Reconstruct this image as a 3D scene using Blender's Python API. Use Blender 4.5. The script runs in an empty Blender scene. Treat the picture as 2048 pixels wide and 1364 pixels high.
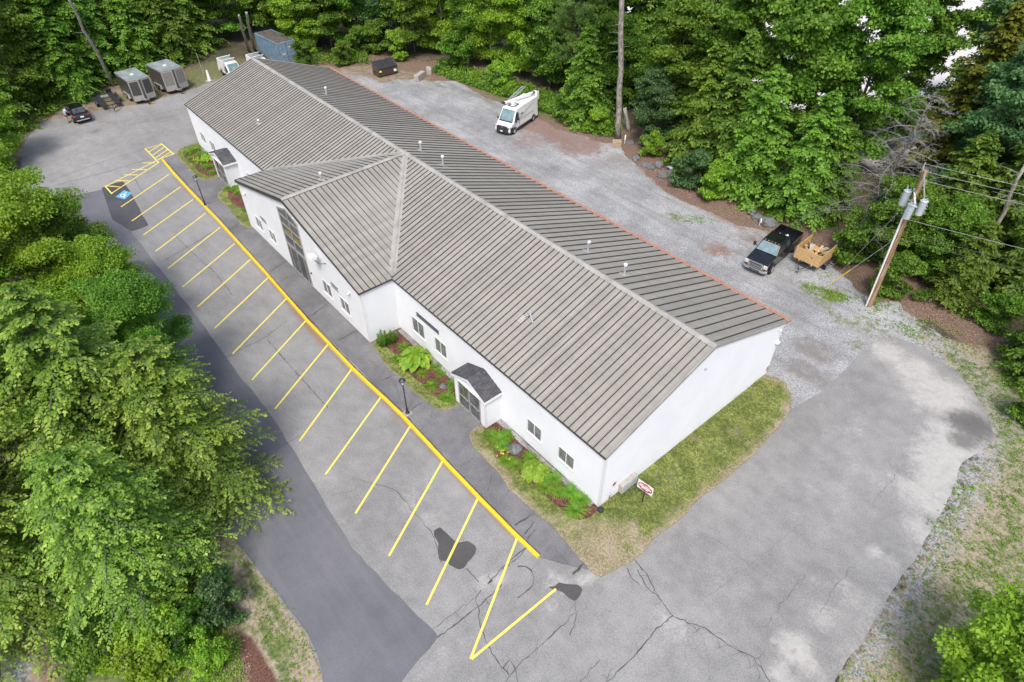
import bpy, bmesh, math, random
import numpy as np
from mathutils import Vector, Matrix
R = math.radians
PI = math.pi
sc = bpy.context.scene
col = sc.collection

# ------------------------------------------------------------------ camera
CAM = np.array([-11.537, 15.552, 28.6])
RT = np.array([-0.64624743, -0.76312511, -0.00208013])
UP = np.array([0.50940001, -0.43340842, 0.74341695])
FW = np.array([0.56822169, -0.47937168, -0.66882502])
FPX = 1278.53
cd = bpy.data.cameras.new("camera"); cam = bpy.data.objects.new("camera", cd); col.objects.link(cam)
cam.matrix_world = Matrix(((RT[0], UP[0], -FW[0], CAM[0]), (RT[1], UP[1], -FW[1], CAM[1]), (RT[2], UP[2], -FW[2], CAM[2]), (0, 0, 0, 1)))
cd.sensor_width = 36; cd.lens = FPX / 2048 * 36; cd.clip_start = 0.1; cd.clip_end = 3000
sc.camera = cam
# ------------------------------------------------------------------ light (soft overcast daylight)
SUN_EL, SUN_AZ = R(58), math.atan2(0.75, -0.66)      # azimuth of the sun in the xy plane
world = bpy.data.worlds.new("World"); sc.world = world; world.use_nodes = True
wn = world.node_tree; bgn = wn.nodes["Background"]
sky = wn.nodes.new("ShaderNodeTexSky"); sky.sky_type = 'NISHITA'; sky.sun_disc = False
sky.sun_elevation = SUN_EL; sky.sun_rotation = PI / 2 - SUN_AZ
sky.air_density = 1.0; sky.dust_density = 4.0; sky.ozone_density = 0.6
wn.links.new(sky.outputs[0], bgn.inputs[0]); bgn.inputs[1].default_value = 0.15
sl = bpy.data.lights.new("sun", 'SUN'); sl.energy = 1.7; sl.angle = R(12); sl.color = (1.0, 0.965, 0.92)
so = bpy.data.objects.new("sun", sl); col.objects.link(so)
sd = Vector((math.cos(SUN_AZ) * math.cos(SUN_EL), math.sin(SUN_AZ) * math.cos(SUN_EL), math.sin(SUN_EL)))
so.rotation_euler = sd.to_track_quat('Z', 'Y').to_euler(); so.location = (0, 0, 60)
sc.view_settings.view_transform = 'Standard'; sc.view_settings.look = 'None'
sc.view_settings.gamma = 1; sc.view_settings.exposure = 0.55
sc.render.engine = 'CYCLES'
sc.cycles.max_bounces = 6; sc.cycles.transparent_max_bounces = 8

# ------------------------------------------------------------------ helpers
def G(px, py, z=0.0):
    """point of the place at height z seen at a pixel of the photograph"""
    d = (px - 1024) / FPX * RT - (py - 682) / FPX * UP + FW
    t = (z - CAM[2]) / d[2]
    return CAM + t * d
def g2(px, py, z=0.0):
    p = G(px, py, z); return (float(p[0]), float(p[1]))
def tag(o, label=None, cat=None, group=None, kind=None):
    if label: o["label"] = label
    if cat: o["category"] = cat
    if group: o["group"] = group
    if kind: o["kind"] = kind
    return o
def empty(name, loc, rz=0, label=None, cat=None, group=None, scale=1.0):
    o = bpy.data.objects.new(name, None); col.objects.link(o)
    o.location = loc; o.rotation_euler = (0, 0, rz); o.scale = (scale,) * 3; o.empty_display_size = 0.3
    return tag(o, label, cat, group)
def kids(o): return [c for c in bpy.data.objects if c.parent == o]
def dup(root, loc, rz, label, scale=None):
    ch = {}
    def rec(o, par):
        c = o.copy(); col.objects.link(c); c.parent = par
        for k in KIDS.get(o.name, []): rec(k, c)
        return c
    c = rec(root, None); c.location = loc; c.rotation_euler = (0, 0, rz); c["label"] = label
    if scale is not None: c.scale = scale if hasattr(scale, '__len__') else (scale,) * 3
    return c
KIDS = {}
def freeze(root):
    """remember the children of a master so that dup() can copy it quickly"""
    for k in kids(root):
        KIDS.setdefault(root.name, []).append(k); freeze(k)

class MB:
    def __init__(s): s.v = []; s.f = []; s.mi = []; s.m = 0; s.sm = []; s.smooth = False
    def add(s, vs, fs):
        b = len(s.v); s.v += [tuple(map(float, p)) for p in vs]
        for f in fs: s.f.append([b + i for i in f]); s.mi.append(s.m); s.sm.append(s.smooth)
    def box(s, c, d, rz=0, ry=0, rx=0):
        M = Matrix.Rotation(rz, 3, 'Z') @ Matrix.Rotation(ry, 3, 'Y') @ Matrix.Rotation(rx, 3, 'X')
        vs = [Vector(c) + M @ Vector((x * d[0] / 2, y * d[1] / 2, z * d[2] / 2)) for x in (-1, 1) for y in (-1, 1) for z in (-1, 1)]
        s.add(vs, [(0, 1, 3, 2), (4, 6, 7, 5), (0, 4, 5, 1), (2, 3, 7, 6), (0, 2, 6, 4), (1, 5, 7, 3)])
    def bb(s, x0, x1, y0, y1, z0, z1): s.box(((x0 + x1) / 2, (y0 + y1) / 2, (z0 + z1) / 2), (x1 - x0, y1 - y0, z1 - z0))
    def poly(s, pts): s.add(pts, [tuple(range(len(pts)))])
    def prism(s, pts, vec):
        n = len(pts); a = [Vector(p) for p in pts]; b = [p + Vector(vec) for p in a]
        s.add(a + b, [tuple(range(n))[::-1], tuple(range(n, 2 * n))] + [(i, (i + 1) % n, n + (i + 1) % n, n + i) for i in range(n)])
    def tube(s, pts, rad, n=6, cap=True):
        pts = [Vector(p) for p in pts]; k = len(pts)
        if not hasattr(rad, '__len__'): rad = [rad] * k
        vs = []
        for i, p in enumerate(pts):
            d = (pts[min(i + 1, k - 1)] - pts[max(i - 1, 0)])
            if d.length < 1e-7: d = Vector((0, 0, 1))
            d.normalize(); a = d.orthogonal() if abs(d.z) > 0.95 else d.cross(Vector((0, 0, 1)))
            if abs(d.z) > 0.95: a = Vector((1, 0, 0)) - d * d.x
            a.normalize(); b = d.cross(a)
            for j in range(n):
                t = 2 * PI * j / n; vs.append(p + (a * math.cos(t) + b * math.sin(t)) * rad[i])
        fs = [(i * n + j, i * n + (j + 1) % n, (i + 1) * n + (j + 1) % n, (i + 1) * n + j) for i in range(k - 1) for j in range(n)]
        if cap: fs += [tuple(range(n))[::-1], tuple(range((k - 1) * n, k * n))]
        s.add(vs, fs)
    def cyl(s, p, q, r, n=16): s.tube([p, q], r, n)
    def sphere(s, c, r, n=10, m=6, jit=0, rnd=None):
        if not hasattr(r, '__len__'): r = (r, r, r)
        vs = []
        for i in range(m + 1):
            for j in range(n):
                a = PI * i / m; b = 2 * PI * j / n; k = 1 + (rnd.uniform(-jit, jit) if (rnd and 0 < i < m) else 0)
                vs.append((c[0] + r[0] * k * math.sin(a) * math.cos(b), c[1] + r[1] * k * math.sin(a) * math.sin(b), c[2] + r[2] * k * math.cos(a)))
        s.add(vs, [(i * n + j, (i + 1) * n + j, (i + 1) * n + (j + 1) % n, i * n + (j + 1) % n) for i in range(m) for j in range(n)])
    def body(s, prof):
        """closed side profile of (x, z, half width) -> symmetric solid"""
        n = len(prof); vs = [(x, -w, z) for x, z, w in prof] + [(x, w, z) for x, z, w in prof]
        s.add(vs, [tuple(range(n)), tuple(range(n, 2 * n))[::-1]] + [(i, n + i, n + (i + 1) % n, (i + 1) % n) for i in range(n)])
    def build(s, name, mats, parent=None, bevel=0, seg=2, tri=False):
        me = bpy.data.meshes.new(name); me.from_pydata(s.v, [], s.f)
        for m in (mats if isinstance(mats, (list, tuple)) else [mats]): me.materials.append(m)
        me.polygons.foreach_set('material_index', s.mi); me.polygons.foreach_set('use_smooth', s.sm)
        bm = bmesh.new(); bm.from_mesh(me); bmesh.ops.remove_doubles(bm, verts=bm.verts, dist=1e-5)
        bmesh.ops.recalc_face_normals(bm, faces=bm.faces); bm.to_mesh(me); bm.free()
        o = bpy.data.objects.new(name, me); col.objects.link(o)
        if parent: o.parent = parent
        if bevel:
            b = o.modifiers.new('bevel', 'BEVEL'); b.width = bevel; b.segments = seg; b.limit_method = 'ANGLE'; b.angle_limit = R(28)
        return o
def one(name, mat, parent, fn, bevel=0):
    m = MB(); fn(m); return m.build(name, mat, parent, bevel)

# ------------------------------------------------------------------ materials
class NT:
    def __init__(s, name):
        s.m = bpy.data.materials.new(name); s.m.use_nodes = True; s.t = s.m.node_tree
        s.b = s.t.nodes["Principled BSDF"]; s.out = s.t.nodes["Material Output"]
        s.tc = s.t.nodes.new("ShaderNodeTexCoord"); s.co = s.tc.outputs['Object']
    def n(s, k, **kw):
        x = s.t.nodes.new("ShaderNode" + k)
        for a, v in kw.items(): setattr(x, a, v)
        return x
    def l(s, a, b): s.t.links.new(a, b)
    def noise(s, scale, detail=4, rough=.6, co=None, dist=0):
        x = s.n("TexNoise"); x.inputs['Scale'].default_value = scale; x.inputs['Detail'].default_value = detail
        x.inputs['Roughness'].default_value = rough; x.inputs['Distortion'].default_value = dist
        s.l(co or s.co, x.inputs['Vector']); return x.outputs['Fac']
    def vor(s, scale, feature='F1', out='Distance', co=None):
        x = s.n("TexVoronoi"); x.feature = feature; x.inputs['Scale'].default_value = scale
        s.l(co or s.co, x.inputs['Vector']); return x.outputs[out]
    def scaled(s, v):
        x = s.n("Mapping"); x.inputs['Scale'].default_value = v; s.l(s.co, x.inputs['Vector']); return x.outputs[0]
    def rng(s, v, a, b, c=0, d=1):
        x = s.n("MapRange"); x.interpolation_type = 'SMOOTHSTEP'
        for i, q in enumerate((a, b, c, d)): x.inputs[i + 1].default_value = q
        s.l(v, x.inputs[0]); return x.outputs[0]
    def math(s, op, a, b=0.5):
        x = s.n("Math", operation=op)
        for i, q in enumerate((a, b)):
            if isinstance(q, (int, float)): x.inputs[i].default_value = q
            else: s.l(q, x.inputs[i])
        return x.outputs[0]
    def mix(s, f, a, b, mode='MIX'):
        x = s.n("Mix", data_type='RGBA', blend_type=mode)
        for i, q in ((0, f), (6, a), (7, b)):
            if isinstance(q, (int, float)): x.inputs[i].default_value = q
            elif isinstance(q, tuple): x.inputs[i].default_value = (*q[:3], 1)
            else: s.l(q, x.inputs[i])
        return x.outputs[2]
    def attr(s, name):
        x = s.n("Attribute"); x.attribute_name = name; return x.outputs['Fac']
    def bump(s, h, strength=.4, dist=.02):
        x = s.n("Bump"); x.inputs['Strength'].default_value = strength; x.inputs['Distance'].default_value = dist
        s.l(h, x.inputs['Height']); s.l(x.outputs[0], s.b.inputs['Normal'])
    def col(s, c):
        if isinstance(c, tuple): s.b.inputs['Base Color'].default_value = (*c[:3], 1)
        else: s.l(c, s.b.inputs['Base Color'])
    def rough(s, r):
        if isinstance(r, (int, float)): s.b.inputs['Roughness'].default_value = r
        else: s.l(r, s.b.inputs['Roughness'])

def mat(name, c, rough=.7, metal=0, var=.12, scale=6, bump=0, coat=0, spec=.5, dirt=None, dscale=1.3):
    k = NT(name); a = tuple(q * (1 - var) for q in c); b = tuple(min(1, q * (1 + var)) for q in c)
    cc = k.mix(k.rng(k.noise(scale, 5), .3, .7), a, b)
    if dirt: cc = k.mix(k.rng(k.noise(dscale, 6, .7), .48, .72, 0, .6), cc, dirt)
    k.col(cc); k.rough(rough); k.b.inputs['Metallic'].default_value = metal
    k.b.inputs['Coat Weight'].default_value = coat; k.b.inputs['Specular IOR Level'].default_value = spec
    if bump: k.bump(k.noise(scale * 6, 3), bump)
    return k.m

M = {}
M['white_siding'] = mat('white_siding', (.67, .695, .73), .55, var=.03, scale=3, dirt=(.66, .68, .66), dscale=.35)
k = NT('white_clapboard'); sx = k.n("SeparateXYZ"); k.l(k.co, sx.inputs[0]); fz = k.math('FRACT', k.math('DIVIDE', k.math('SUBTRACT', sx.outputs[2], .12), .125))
cc = k.mix(k.rng(k.noise(.5, 5), .3, .7), (.68, .705, .74), (.73, .75, .78)); cc = k.mix(k.math('MULTIPLY', k.rng(fz, .80, .93), .42), cc, (.36, .38, .41))  # grey band per board: lap shadow line painted into the siding colour
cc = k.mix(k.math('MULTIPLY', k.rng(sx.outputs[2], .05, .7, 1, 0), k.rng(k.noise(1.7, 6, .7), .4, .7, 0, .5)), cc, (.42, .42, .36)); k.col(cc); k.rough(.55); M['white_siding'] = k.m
M['white_trim'] = mat('white_trim', (.75, .76, .78), .5, var=.03)
M['glass'] = mat('window_glass', (.05, .062, .06), .05, var=.6, scale=1.5, spec=.8)
M['glass_light'] = mat('windshield_glass', (.16, .24, .26), .05, var=.25, scale=2, spec=.9)
M['black_paint'] = mat('black_paint', (.008, .009, .011), .22, var=.3, coat=.6)
M['car_white'] = mat('white_car_paint', (.78, .79, .8), .3, var=.03, coat=.4, dirt=(.55, .54, .5), dscale=1.5)
M['plastic'] = mat('dark_plastic', (.03, .034, .04), .55)
M['rubber'] = mat('tyre_rubber', (.02, .02, .02), .85)
M['chrome'] = mat('chrome', (.7, .71, .72), .2, metal=.9, var=.05)
M['steel'] = mat('galvanised_steel', (.5, .53, .56), .4, metal=.4, var=.12)
M['alu'] = mat('brushed_aluminium', (.5, .5, .5), .35, metal=.5, var=.08, dirt=(.38, .36, .33))
M['dark_steel'] = mat('black_steel', (.035, .036, .042), .5, var=.2)
M['red'] = mat('red_lens', (.5, .02, .02), .3)
M['amber'] = mat('amber_lens', (.7, .25, .03), .3)
M['lamp_lens'] = mat('clear_lens', (.6, .62, .63), .15)
M['conc_tan'] = mat('tan_stone', (.36, .27, .19), .9, var=.25, bump=.3)
M['concrete'] = mat('concrete', (.36, .34, .31), .9, var=.2, scale=4, bump=.3)
M['rock'] = mat('rock', (.15, .155, .16), .9, var=.4, scale=5, bump=.5, dirt=(.12, .13, .1))
M['osb'] = mat('plywood', (.55, .36, .16), .75, var=.18, scale=9)
M['lumber'] = mat('lumber', (.52, .33, .13), .75, var=.3, scale=5)
M['white_plain'] = mat('white_plastic', (.8, .8, .8), .5, var=.02)
M['yellow_plastic'] = mat('yellow_plastic', (.8, .62, .04), .5)
M['container'] = mat('blue_container_paint', (.17, .27, .36), .6, var=.15, scale=2, dirt=(.25, .3, .33))
M['rust_roof'] = mat('rusty_container_roof', (.10, .085, .075), .9, var=.4, scale=2, dirt=(.05, .06, .03))
M['dumpster'] = mat('brown_dumpster_paint', (.085, .06, .05), .6, var=.2, dirt=(.13, .08, .06))
M['tr_grey'] = mat('grey_trailer_paint', (.33, .32, .3), .4, var=.06, coat=.2)
M['tr_dark'] = mat('charcoal_trailer_paint', (.07, .066, .062), .4, var=.1, coat=.2)
M['tr_roof'] = mat('trailer_roof_metal', (.24, .28, .29), .5, var=.25, scale=1.2)
M['tr_panel'] = mat('stone_guard_mesh', (.055, .055, .055), .6, var=.2)
M['tr_panel2'] = mat('taupe_panel', (.2, .19, .18), .6, var=.1)
M['sign_red'] = mat('sign_red', (.42, .015, .04), .5, var=.12)
M['slate'] = mat('slate_sign', (.10, .13, .16), .6, var=.2)
M['skin'] = mat('skin', (.5, .3, .22), .6, var=.05)
M['shirt'] = mat('light_blue_cloth', (.38, .47, .62), .9)
M['navy'] = mat('navy_cloth', (.02, .025, .05), .9)
M['hair'] = mat('grey_brown_hair', (.08, .06, .05), .9)
M['wood_pole'] = None

def wavey(name, c1, c2, sc_, rough=.9, bump=.5):
    k = NT(name); co = k.scaled(sc_)
    f = k.noise(1, 5, .65, co); k.col(k.mix(k.rng(f, .35, .65), c1, c2)); k.rough(rough); k.bump(f, bump, .03); return k.m
M['bark'] = wavey('bark', (.05, .042, .036), (.15, .13, .115), (9, 9, 1.6))
M['bark_pale'] = wavey('pale_bark', (.15, .13, .11), (.38, .35, .31), (7, 7, 2.5))
M['bark_dead'] = wavey('dead_bark', (.22, .21, .2), (.46, .45, .44), (8, 8, 2))
M['wood_pole'] = wavey('weathered_pole_wood', (.17, .07, .035), (.42, .31, .2), (14, 14, .25))
M['wood_grey'] = wavey('grey_wood', (.24, .2, .17), (.42, .38, .33), (12, 12, .5))

def leafmat(name, dark, light, tip, trans=.45, rnd=.14):
    k = NT(name); a = k.attr('tint')
    oi = k.n("ObjectInfo").outputs['Random']
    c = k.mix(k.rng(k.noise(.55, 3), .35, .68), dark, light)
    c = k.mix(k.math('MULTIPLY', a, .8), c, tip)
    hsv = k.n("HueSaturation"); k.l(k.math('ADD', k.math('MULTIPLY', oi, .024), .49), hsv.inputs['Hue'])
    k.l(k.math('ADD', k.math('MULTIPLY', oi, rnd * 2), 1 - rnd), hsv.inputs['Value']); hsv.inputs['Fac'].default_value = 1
    k.l(c, hsv.inputs['Color']); c = hsv.outputs[0]
    k.col(c); k.rough(.5); k.b.inputs['Specular IOR Level'].default_value = .35
    tr = k.n("BsdfTranslucent"); k.l(c, tr.inputs[0]); mx = k.n("MixShader"); mx.inputs[0].default_value = trans
    k.l(k.b.outputs[0], mx.inputs[1]); k.l(tr.outputs[0], mx.inputs[2]); k.l(mx.outputs[0], k.out.inputs[0]); return k.m
M['leaf_maple'] = leafmat('maple_leaves', (.08, .185, .018), (.19, .36, .038), (.35, .55, .08))
M['leaf_blue'] = leafmat('dull_green_leaves', (.06, .15, .045), (.14, .27, .09), (.27, .42, .16))
M['leaf_lime'] = leafmat('lime_leaves', (.19, .37, .026), (.33, .54, .045), (.50, .68, .09))
M['leaf_hemlock'] = leafmat('hemlock_needles', (.065, .15, .018), (.145, .27, .033), (.32, .46, .065))
M['leaf_near'] = leafmat('bright_hemlock_needles', (.075, .18, .02), (.19, .33, .034), (.54, .68, .13), rnd=.12)
M['leaf_olive'] = leafmat('olive_cedar_needles', (.09, .125, .012), (.19, .22, .02), (.30, .31, .03))
M['leaf_pine'] = leafmat('pine_needles', (.09, .17, .035), (.19, .30, .06), (.32, .43, .11))
M['lily'] = leafmat('daylily_blades', (.10, .25, .02), (.19, .39, .03), (.34, .55, .07), rnd=.12)
M['hosta'] = leafmat('hosta_leaves', (.20, .36, .03), (.32, .48, .045), (.44, .58, .08), rnd=.1)
M['grass'] = leafmat('grass_blades', (.10, .17, .025), (.20, .26, .05), (.40, .36, .15), .25, rnd=.02)
M['weeds'] = leafmat('weed_leaves', (.09, .21, .02), (.19, .35, .03), (.32, .46, .06), .3, rnd=.02)
M['litter'] = leafmat('dead_leaves', (.13, .07, .035), (.26, .17, .11), (.45, .36, .28), 0, rnd=.02)
M['twigs'] = mat('dead_twigs', (.22, .21, .2), .9, var=.3)

def roofmat(name, c):
    k = NT(name); co = k.scaled((.35, 2.2, 1))
    cc = k.mix(k.rng(k.noise(1, 5, .6, co), .3, .7), tuple(q * .93 for q in c), tuple(q * 1.07 for q in c))
    w = k.n("TexWhiteNoise"); w.noise_dimensions = '1D'
    sx = k.n("SeparateXYZ"); k.l(k.co, sx.inputs[0]); k.l(k.math('FLOOR', k.math('DIVIDE', sx.outputs[0], .415)), w.inputs['W'])
    cc = k.mix(.10, cc, w.outputs['Value'], 'OVERLAY')
    cc = k.mix(k.rng(k.noise(.45, 7, .7), .55, .8, 0, .14), cc, (.12, .11, .095))
    k.col(cc); k.rough(.55); k.bump(k.noise(40, 2), .15, .01); return k.m
M['roof'] = roofmat('taupe_metal_roof', (.29, .277, .245))
M['seam'] = mat('roof_seam_metal', (.05, .047, .043), .6, var=.2)
M['cap'] = mat('ridge_cap_metal', (.34, .33, .305), .5, var=.12, scale=1.2, dirt=(.15, .14, .12), dscale=.8)
M['fascia'] = mat('dark_fascia', (.055, .048, .043), .6)
k = NT('needle_filled_gutter'); k.col(k.mix(k.rng(k.noise(1, 6, .8, k.scaled((5, 14, 5))), .35, .65), (.27, .125, .08), (.47, .26, .19))); k.rough(.95); k.bump(k.noise(30, 3), .6, .03); M['rust'] = k.m
k = NT('asphalt_shingles'); bt = k.n("TexBrick"); bt.inputs['Scale'].default_value = 1; bt.inputs['Brick Width'].default_value = .3; bt.inputs['Row Height'].default_value = .13
bt.inputs['Color1'].default_value = (.045, .048, .058, 1); bt.inputs['Color2'].default_value = (.095, .095, .105, 1); bt.inputs['Mortar'].default_value = (.025, .025, .03, 1); bt.inputs['Mortar Size'].default_value = .008
mp = k.n("Mapping"); mp.inputs['Rotation'].default_value = (0, 0, R(90)); k.l(k.co, mp.inputs[0]); k.l(mp.outputs[0], bt.inputs['Vector'])
k.col(k.mix(k.rng(k.noise(2.2, 5), .4, .75, 0, .6), bt.outputs[0], (.13, .125, .125))); k.rough(.95); k.bump(k.noise(60, 2), .5, .01); M['shingle'] = k.m

def groundmat(name, a, b, big=.15, fine=30, speck=.25, extra=None, rough=.92, bump=.35):
    k = NT(name)
    c = k.mix(k.rng(k.noise(big, 6, .62), .32, .68), a, b)
    sp = k.noise(fine, 2, .7); sp2 = k.noise(fine * .36, 4, .75); sp3 = k.noise(1.3, 5, .7)
    c = k.mix(speck, c, k.mix(k.rng(sp, .3, .7), (.0, .0, .0), (1, 1, 1)), 'OVERLAY'); c = k.mix(speck * 1.1, c, k.mix(k.rng(sp2, .3, .7), (.0, .0, .0), (1, 1, 1)), 'OVERLAY'); c = k.mix(min(.09, speck * .4), c, k.mix(k.rng(sp3, .3, .7), (.0, .0, .0), (1, 1, 1)), 'OVERLAY')
    if extra: c = extra(k, c)
    k.col(c); k.rough(rough); k.bump(sp, bump, .012); return k.m
def asphalt_extra(k, c):
    # streaks, silt (attribute 'silt'), dark damp stains (attribute 'dark')
    st = k.noise(1, 4, .6, k.scaled((.12, 1.1, 1))); c = k.mix(k.rng(st, .45, .75, 0, .35), c, (.29, .285, .28))
    n = k.noise(.9, 6, .62); n2 = k.noise(2.6, 5, .6)
    si = k.rng(k.math('ADD', k.attr('silt'), k.math('ADD', k.math('MULTIPLY', k.math('SUBTRACT', n, .5), 1.0), k.math('MULTIPLY', k.math('SUBTRACT', k.noise(3.2, 7, .75, None, 1.5), .5), 1.3))), .3, 1.05)
    c = k.mix(k.math('MULTIPLY', si, .56), c, k.mix(n2, (.38, .375, .36), (.66, .64, .60)))
    da = k.rng(k.math('ADD', k.attr('dark'), k.math('MULTIPLY', k.math('SUBTRACT', n2, .5), .9)), .35, .85)
    c = k.mix(k.math('MULTIPLY', da, .72), c, (.075, .072, .07))
    br = k.rng(k.math('ADD', k.attr('brown'), k.math('MULTIPLY', k.math('SUBTRACT', n2, .5), .8)), .3, .8)
    c = k.mix(k.math('MULTIPLY', br, .75), c, (.24, .14, .085))
    v = k.n("TexVoronoi"); v.feature = 'DISTANCE_TO_EDGE'; v.inputs['Scale'].default_value = .42
    wv = k.n("VectorMath", operation='ADD'); nn = k.n("TexNoise"); nn.inputs['Scale'].default_value = 1.2; nn.inputs['Detail'].default_value = 6; k.l(k.co, nn.inputs['Vector'])
    k.l(k.co, wv.inputs[0]); k.l(nn.outputs['Color'], wv.inputs[1]); k.l(wv.outputs[0], v.inputs['Vector'])
    ck = k.math('MULTIPLY', k.rng(v.outputs['Distance'], .0, .012, 1, 0), k.rng(k.noise(.12, 3), .52, .62))
    return k.mix(k.math('MULTIPLY', ck, .22), c, (.09, .09, .09))
M['asphalt'] = groundmat('old_asphalt', (.205, .205, .201), (.272, .271, .266), .16, 38, .22, asphalt_extra)
def lane_extra(k, c):
    st = k.noise(1, 4, .6, k.scaled((.06, 1.4, 1))); c = k.mix(k.rng(st, .45, .8, 0, .5), c, (.19, .19, .2))
    return k.mix(k.rng(k.noise(7, 3, .8), .68, .75, 0, .35), c, (.2, .19, .18))
M['lane'] = groundmat('new_asphalt', (.115, .118, .134), (.155, .158, .176), .2, 45, .12, lane_extra)
M['lane_dark'] = groundmat('fresh_patch_asphalt', (.055, .056, .064), (.08, .081, .09), .3, 40, .14)
M['walk'] = groundmat('sidewalk_asphalt', (.125, .125, .132), (.2, .2, .206), .3, 38, .18)
M['patch'] = groundmat('sealed_patch', (.06, .057, .056), (.085, .08, .078), .5, 30, .1, rough=.6)
M['crack'] = mat('crack_tar', (.07, .07, .07), .6, var=.3)
M['mulch'] = groundmat('red_mulch', (.085, .035, .024), (.15, .065, .045), 1.2, 22, .6, bump=.9)
def gravel_extra(k, c):
    v = k.rng(k.vor(9), .05, .6); c = k.mix(.3, c, v, 'SOFT_LIGHT')
    st = k.noise(1, 4, .6, k.scaled((.10, .9, 1))); c = k.mix(k.rng(st, .45, .75, 0, .6), c, (.16, .155, .145)); st2 = k.noise(1, 4, .6, k.scaled((.22, 2.2, 1))); c = k.mix(k.rng(st2, .55, .8, 0, .5), c, (.40, .40, .40)); c = k.mix(k.rng(k.noise(.35, 6, .7), .5, .72, 0, .55), c, (.19, .17, .145))
    n2 = k.noise(1.6, 5, .65)
    si = k.rng(k.math('ADD', k.attr('silt'), k.math('MULTIPLY', k.math('SUBTRACT', n2, .5), 1.9)), .35, 1.1)
    c = k.mix(k.math('MULTIPLY', si, .7), c, (.17, .155, .14))
    br = k.rng(k.math('ADD', k.attr('brown'), k.math('MULTIPLY', k.math('SUBTRACT', n2, .5), 1.1)), .35, .85)
    c = k.mix(k.math('MULTIPLY', br, .8), c, k.mix(k.rng(k.noise(9, 4), .4, .6), (.15, .085, .065), (.27, .17, .14)))
    gr = k.rng(k.math('ADD', k.attr('green'), k.math('MULTIPLY', k.math('SUBTRACT', k.noise(2.2, 5, .7), .5), 1.6)), .45, .8)
    return k.mix(k.math('MULTIPLY', gr, .85), c, k.mix(k.noise(6), (.07, .12, .025), (.19, .2, .07)))
M['gravel'] = groundmat('grey_gravel', (.20, .207, .215), (.32, .327, .335), .22, 26, .4, gravel_extra, bump=.7)
def terr_extra(k, c):
    n2 = k.noise(2.1, 6, .7); nf = k.math('SUBTRACT', n2, .5)
    def zone(a, amp=1.0, lo=.35, hi=.65): return k.rng(k.math('ADD', k.attr(a), k.math('MULTIPLY', nf, amp)), lo, hi)
    lit = k.mix(k.rng(k.noise(11, 3, .7), .4, .62), (.10, .06, .04), (.26, .185, .14)); c = k.mix(zone('litter'), c, lit)
    dirt = k.mix(k.rng(k.noise(1.3, 5), .35, .65), (.17, .125, .085), (.27, .22, .16)); c = k.mix(zone('dirt'), c, dirt)
    tan = k.mix(k.rng(k.noise(7, 4), .35, .65), (.25, .2, .13), (.36, .32, .24)); c = k.mix(zone('tan'), c, tan)
    gv = k.mix(k.rng(k.vor(9), .1, .7), (.17, .175, .18), (.36, .375, .39)); gv = k.mix(k.rng(k.noise(4, 5, .7), .45, .65), gv, (.17, .15, .115)); c = k.mix(zone('gravel', 1.5), c, gv)
    gn = k.mix(k.rng(k.noise(5, 4), .35, .65), (.06, .10, .025), (.16, .19, .06)); c = k.mix(zone('green', 1.5, .4, .7), c, gn)
    c = k.mix(zone('mulch', .5), c, k.mix(k.rng(k.noise(12, 4), .35, .65), (.08, .035, .025), (.16, .08, .055)))
    return k.mix(zone('pale', .5), c, k.mix(k.noise(.4, 4), (.5, .46, .43), (.72, .7, .69)))
M['terrain'] = groundmat('forest_floor', (.04, .045, .02), (.09, .075, .045), .5, 14, .5, terr_extra, bump=.8)
def lawn_extra(k, c):
    n2 = k.noise(1.1, 6, .7); t = k.rng(k.math('ADD', k.attr('tan'), k.math('MULTIPLY', k.math('SUBTRACT', n2, .5), 1.3)), .3, .75)
    c = k.mix(k.math('MULTIPLY', t, .9), c, k.mix(k.rng(k.noise(9, 4), .35, .65), (.24, .19, .12), (.40, .34, .25)))
    return c
M['lawn'] = groundmat('lawn_turf', (.10, .135, .028), (.20, .225, .06), .8, 16, .45, lawn_extra, bump=.8)
def wornpaint(name, c, base=(.22, .22, .22), amt=.7):
    k = NT(name); cc = k.mix(k.rng(k.noise(9, 6, .75), .56, .68, 0, amt), c, base); cc = k.mix(k.rng(k.noise(1.1, 4), .5, .8, 0, .3), cc, tuple(q * .7 for q in c)); k.col(cc); k.rough(.7); k.bump(k.noise(40, 2), .3, .01); return k.m
M['line_yellow'] = wornpaint('worn_yellow_line', (.80, .66, .12))
M['kerb_yellow'] = wornpaint('yellow_kerb_paint', (.76, .52, .012), (.34, .29, .18), .95)
M['line_blue'] = wornpaint('worn_blue_paint', (.1, .36, .55), (.3, .4, .45), .6)
M['line_white'] = wornpaint('worn_white_paint', (.7, .7, .7), (.2, .4, .5), .7)
M['flower'] = mat('yellow_petals', (.85, .55, .05), .6)

# ------------------------------------------------------------------ ground sheets
rng = np.random.default_rng(7); rnd = random.Random(11)
def inside(P, poly):
    x, y = P[:, 0], P[:, 1]; r = np.zeros(len(P), bool); n = len(poly)
    for i in range(n):
        x1, y1 = poly[i]; x2, y2 = poly[(i + 1) % n]
        if y1 == y2: continue
        c = ((y1 > y) != (y2 > y)) & (x < (x2 - x1) * (y - y1) / (y2 - y1) + x1); r ^= c
    return r
def seg_near(P, A, B):
    d = B - A; t = np.clip(((P - A) @ d) / max(d @ d, 1e-9), 0, 1); Q = A + t[:, None] * d
    return np.linalg.norm(P - Q, axis=1), Q
def outline_near(P, poly, closed=True):
    poly = np.array(poly, float); best = np.full(len(P), 1e9); bq = P.copy(); n = len(poly)
    for i in range(n if closed else n - 1):
        d, q = seg_near(P, poly[i], poly[(i + 1) % n]); m = d < best; best[m] = d[m]; bq[m] = q[m]
    return best, bq
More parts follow.
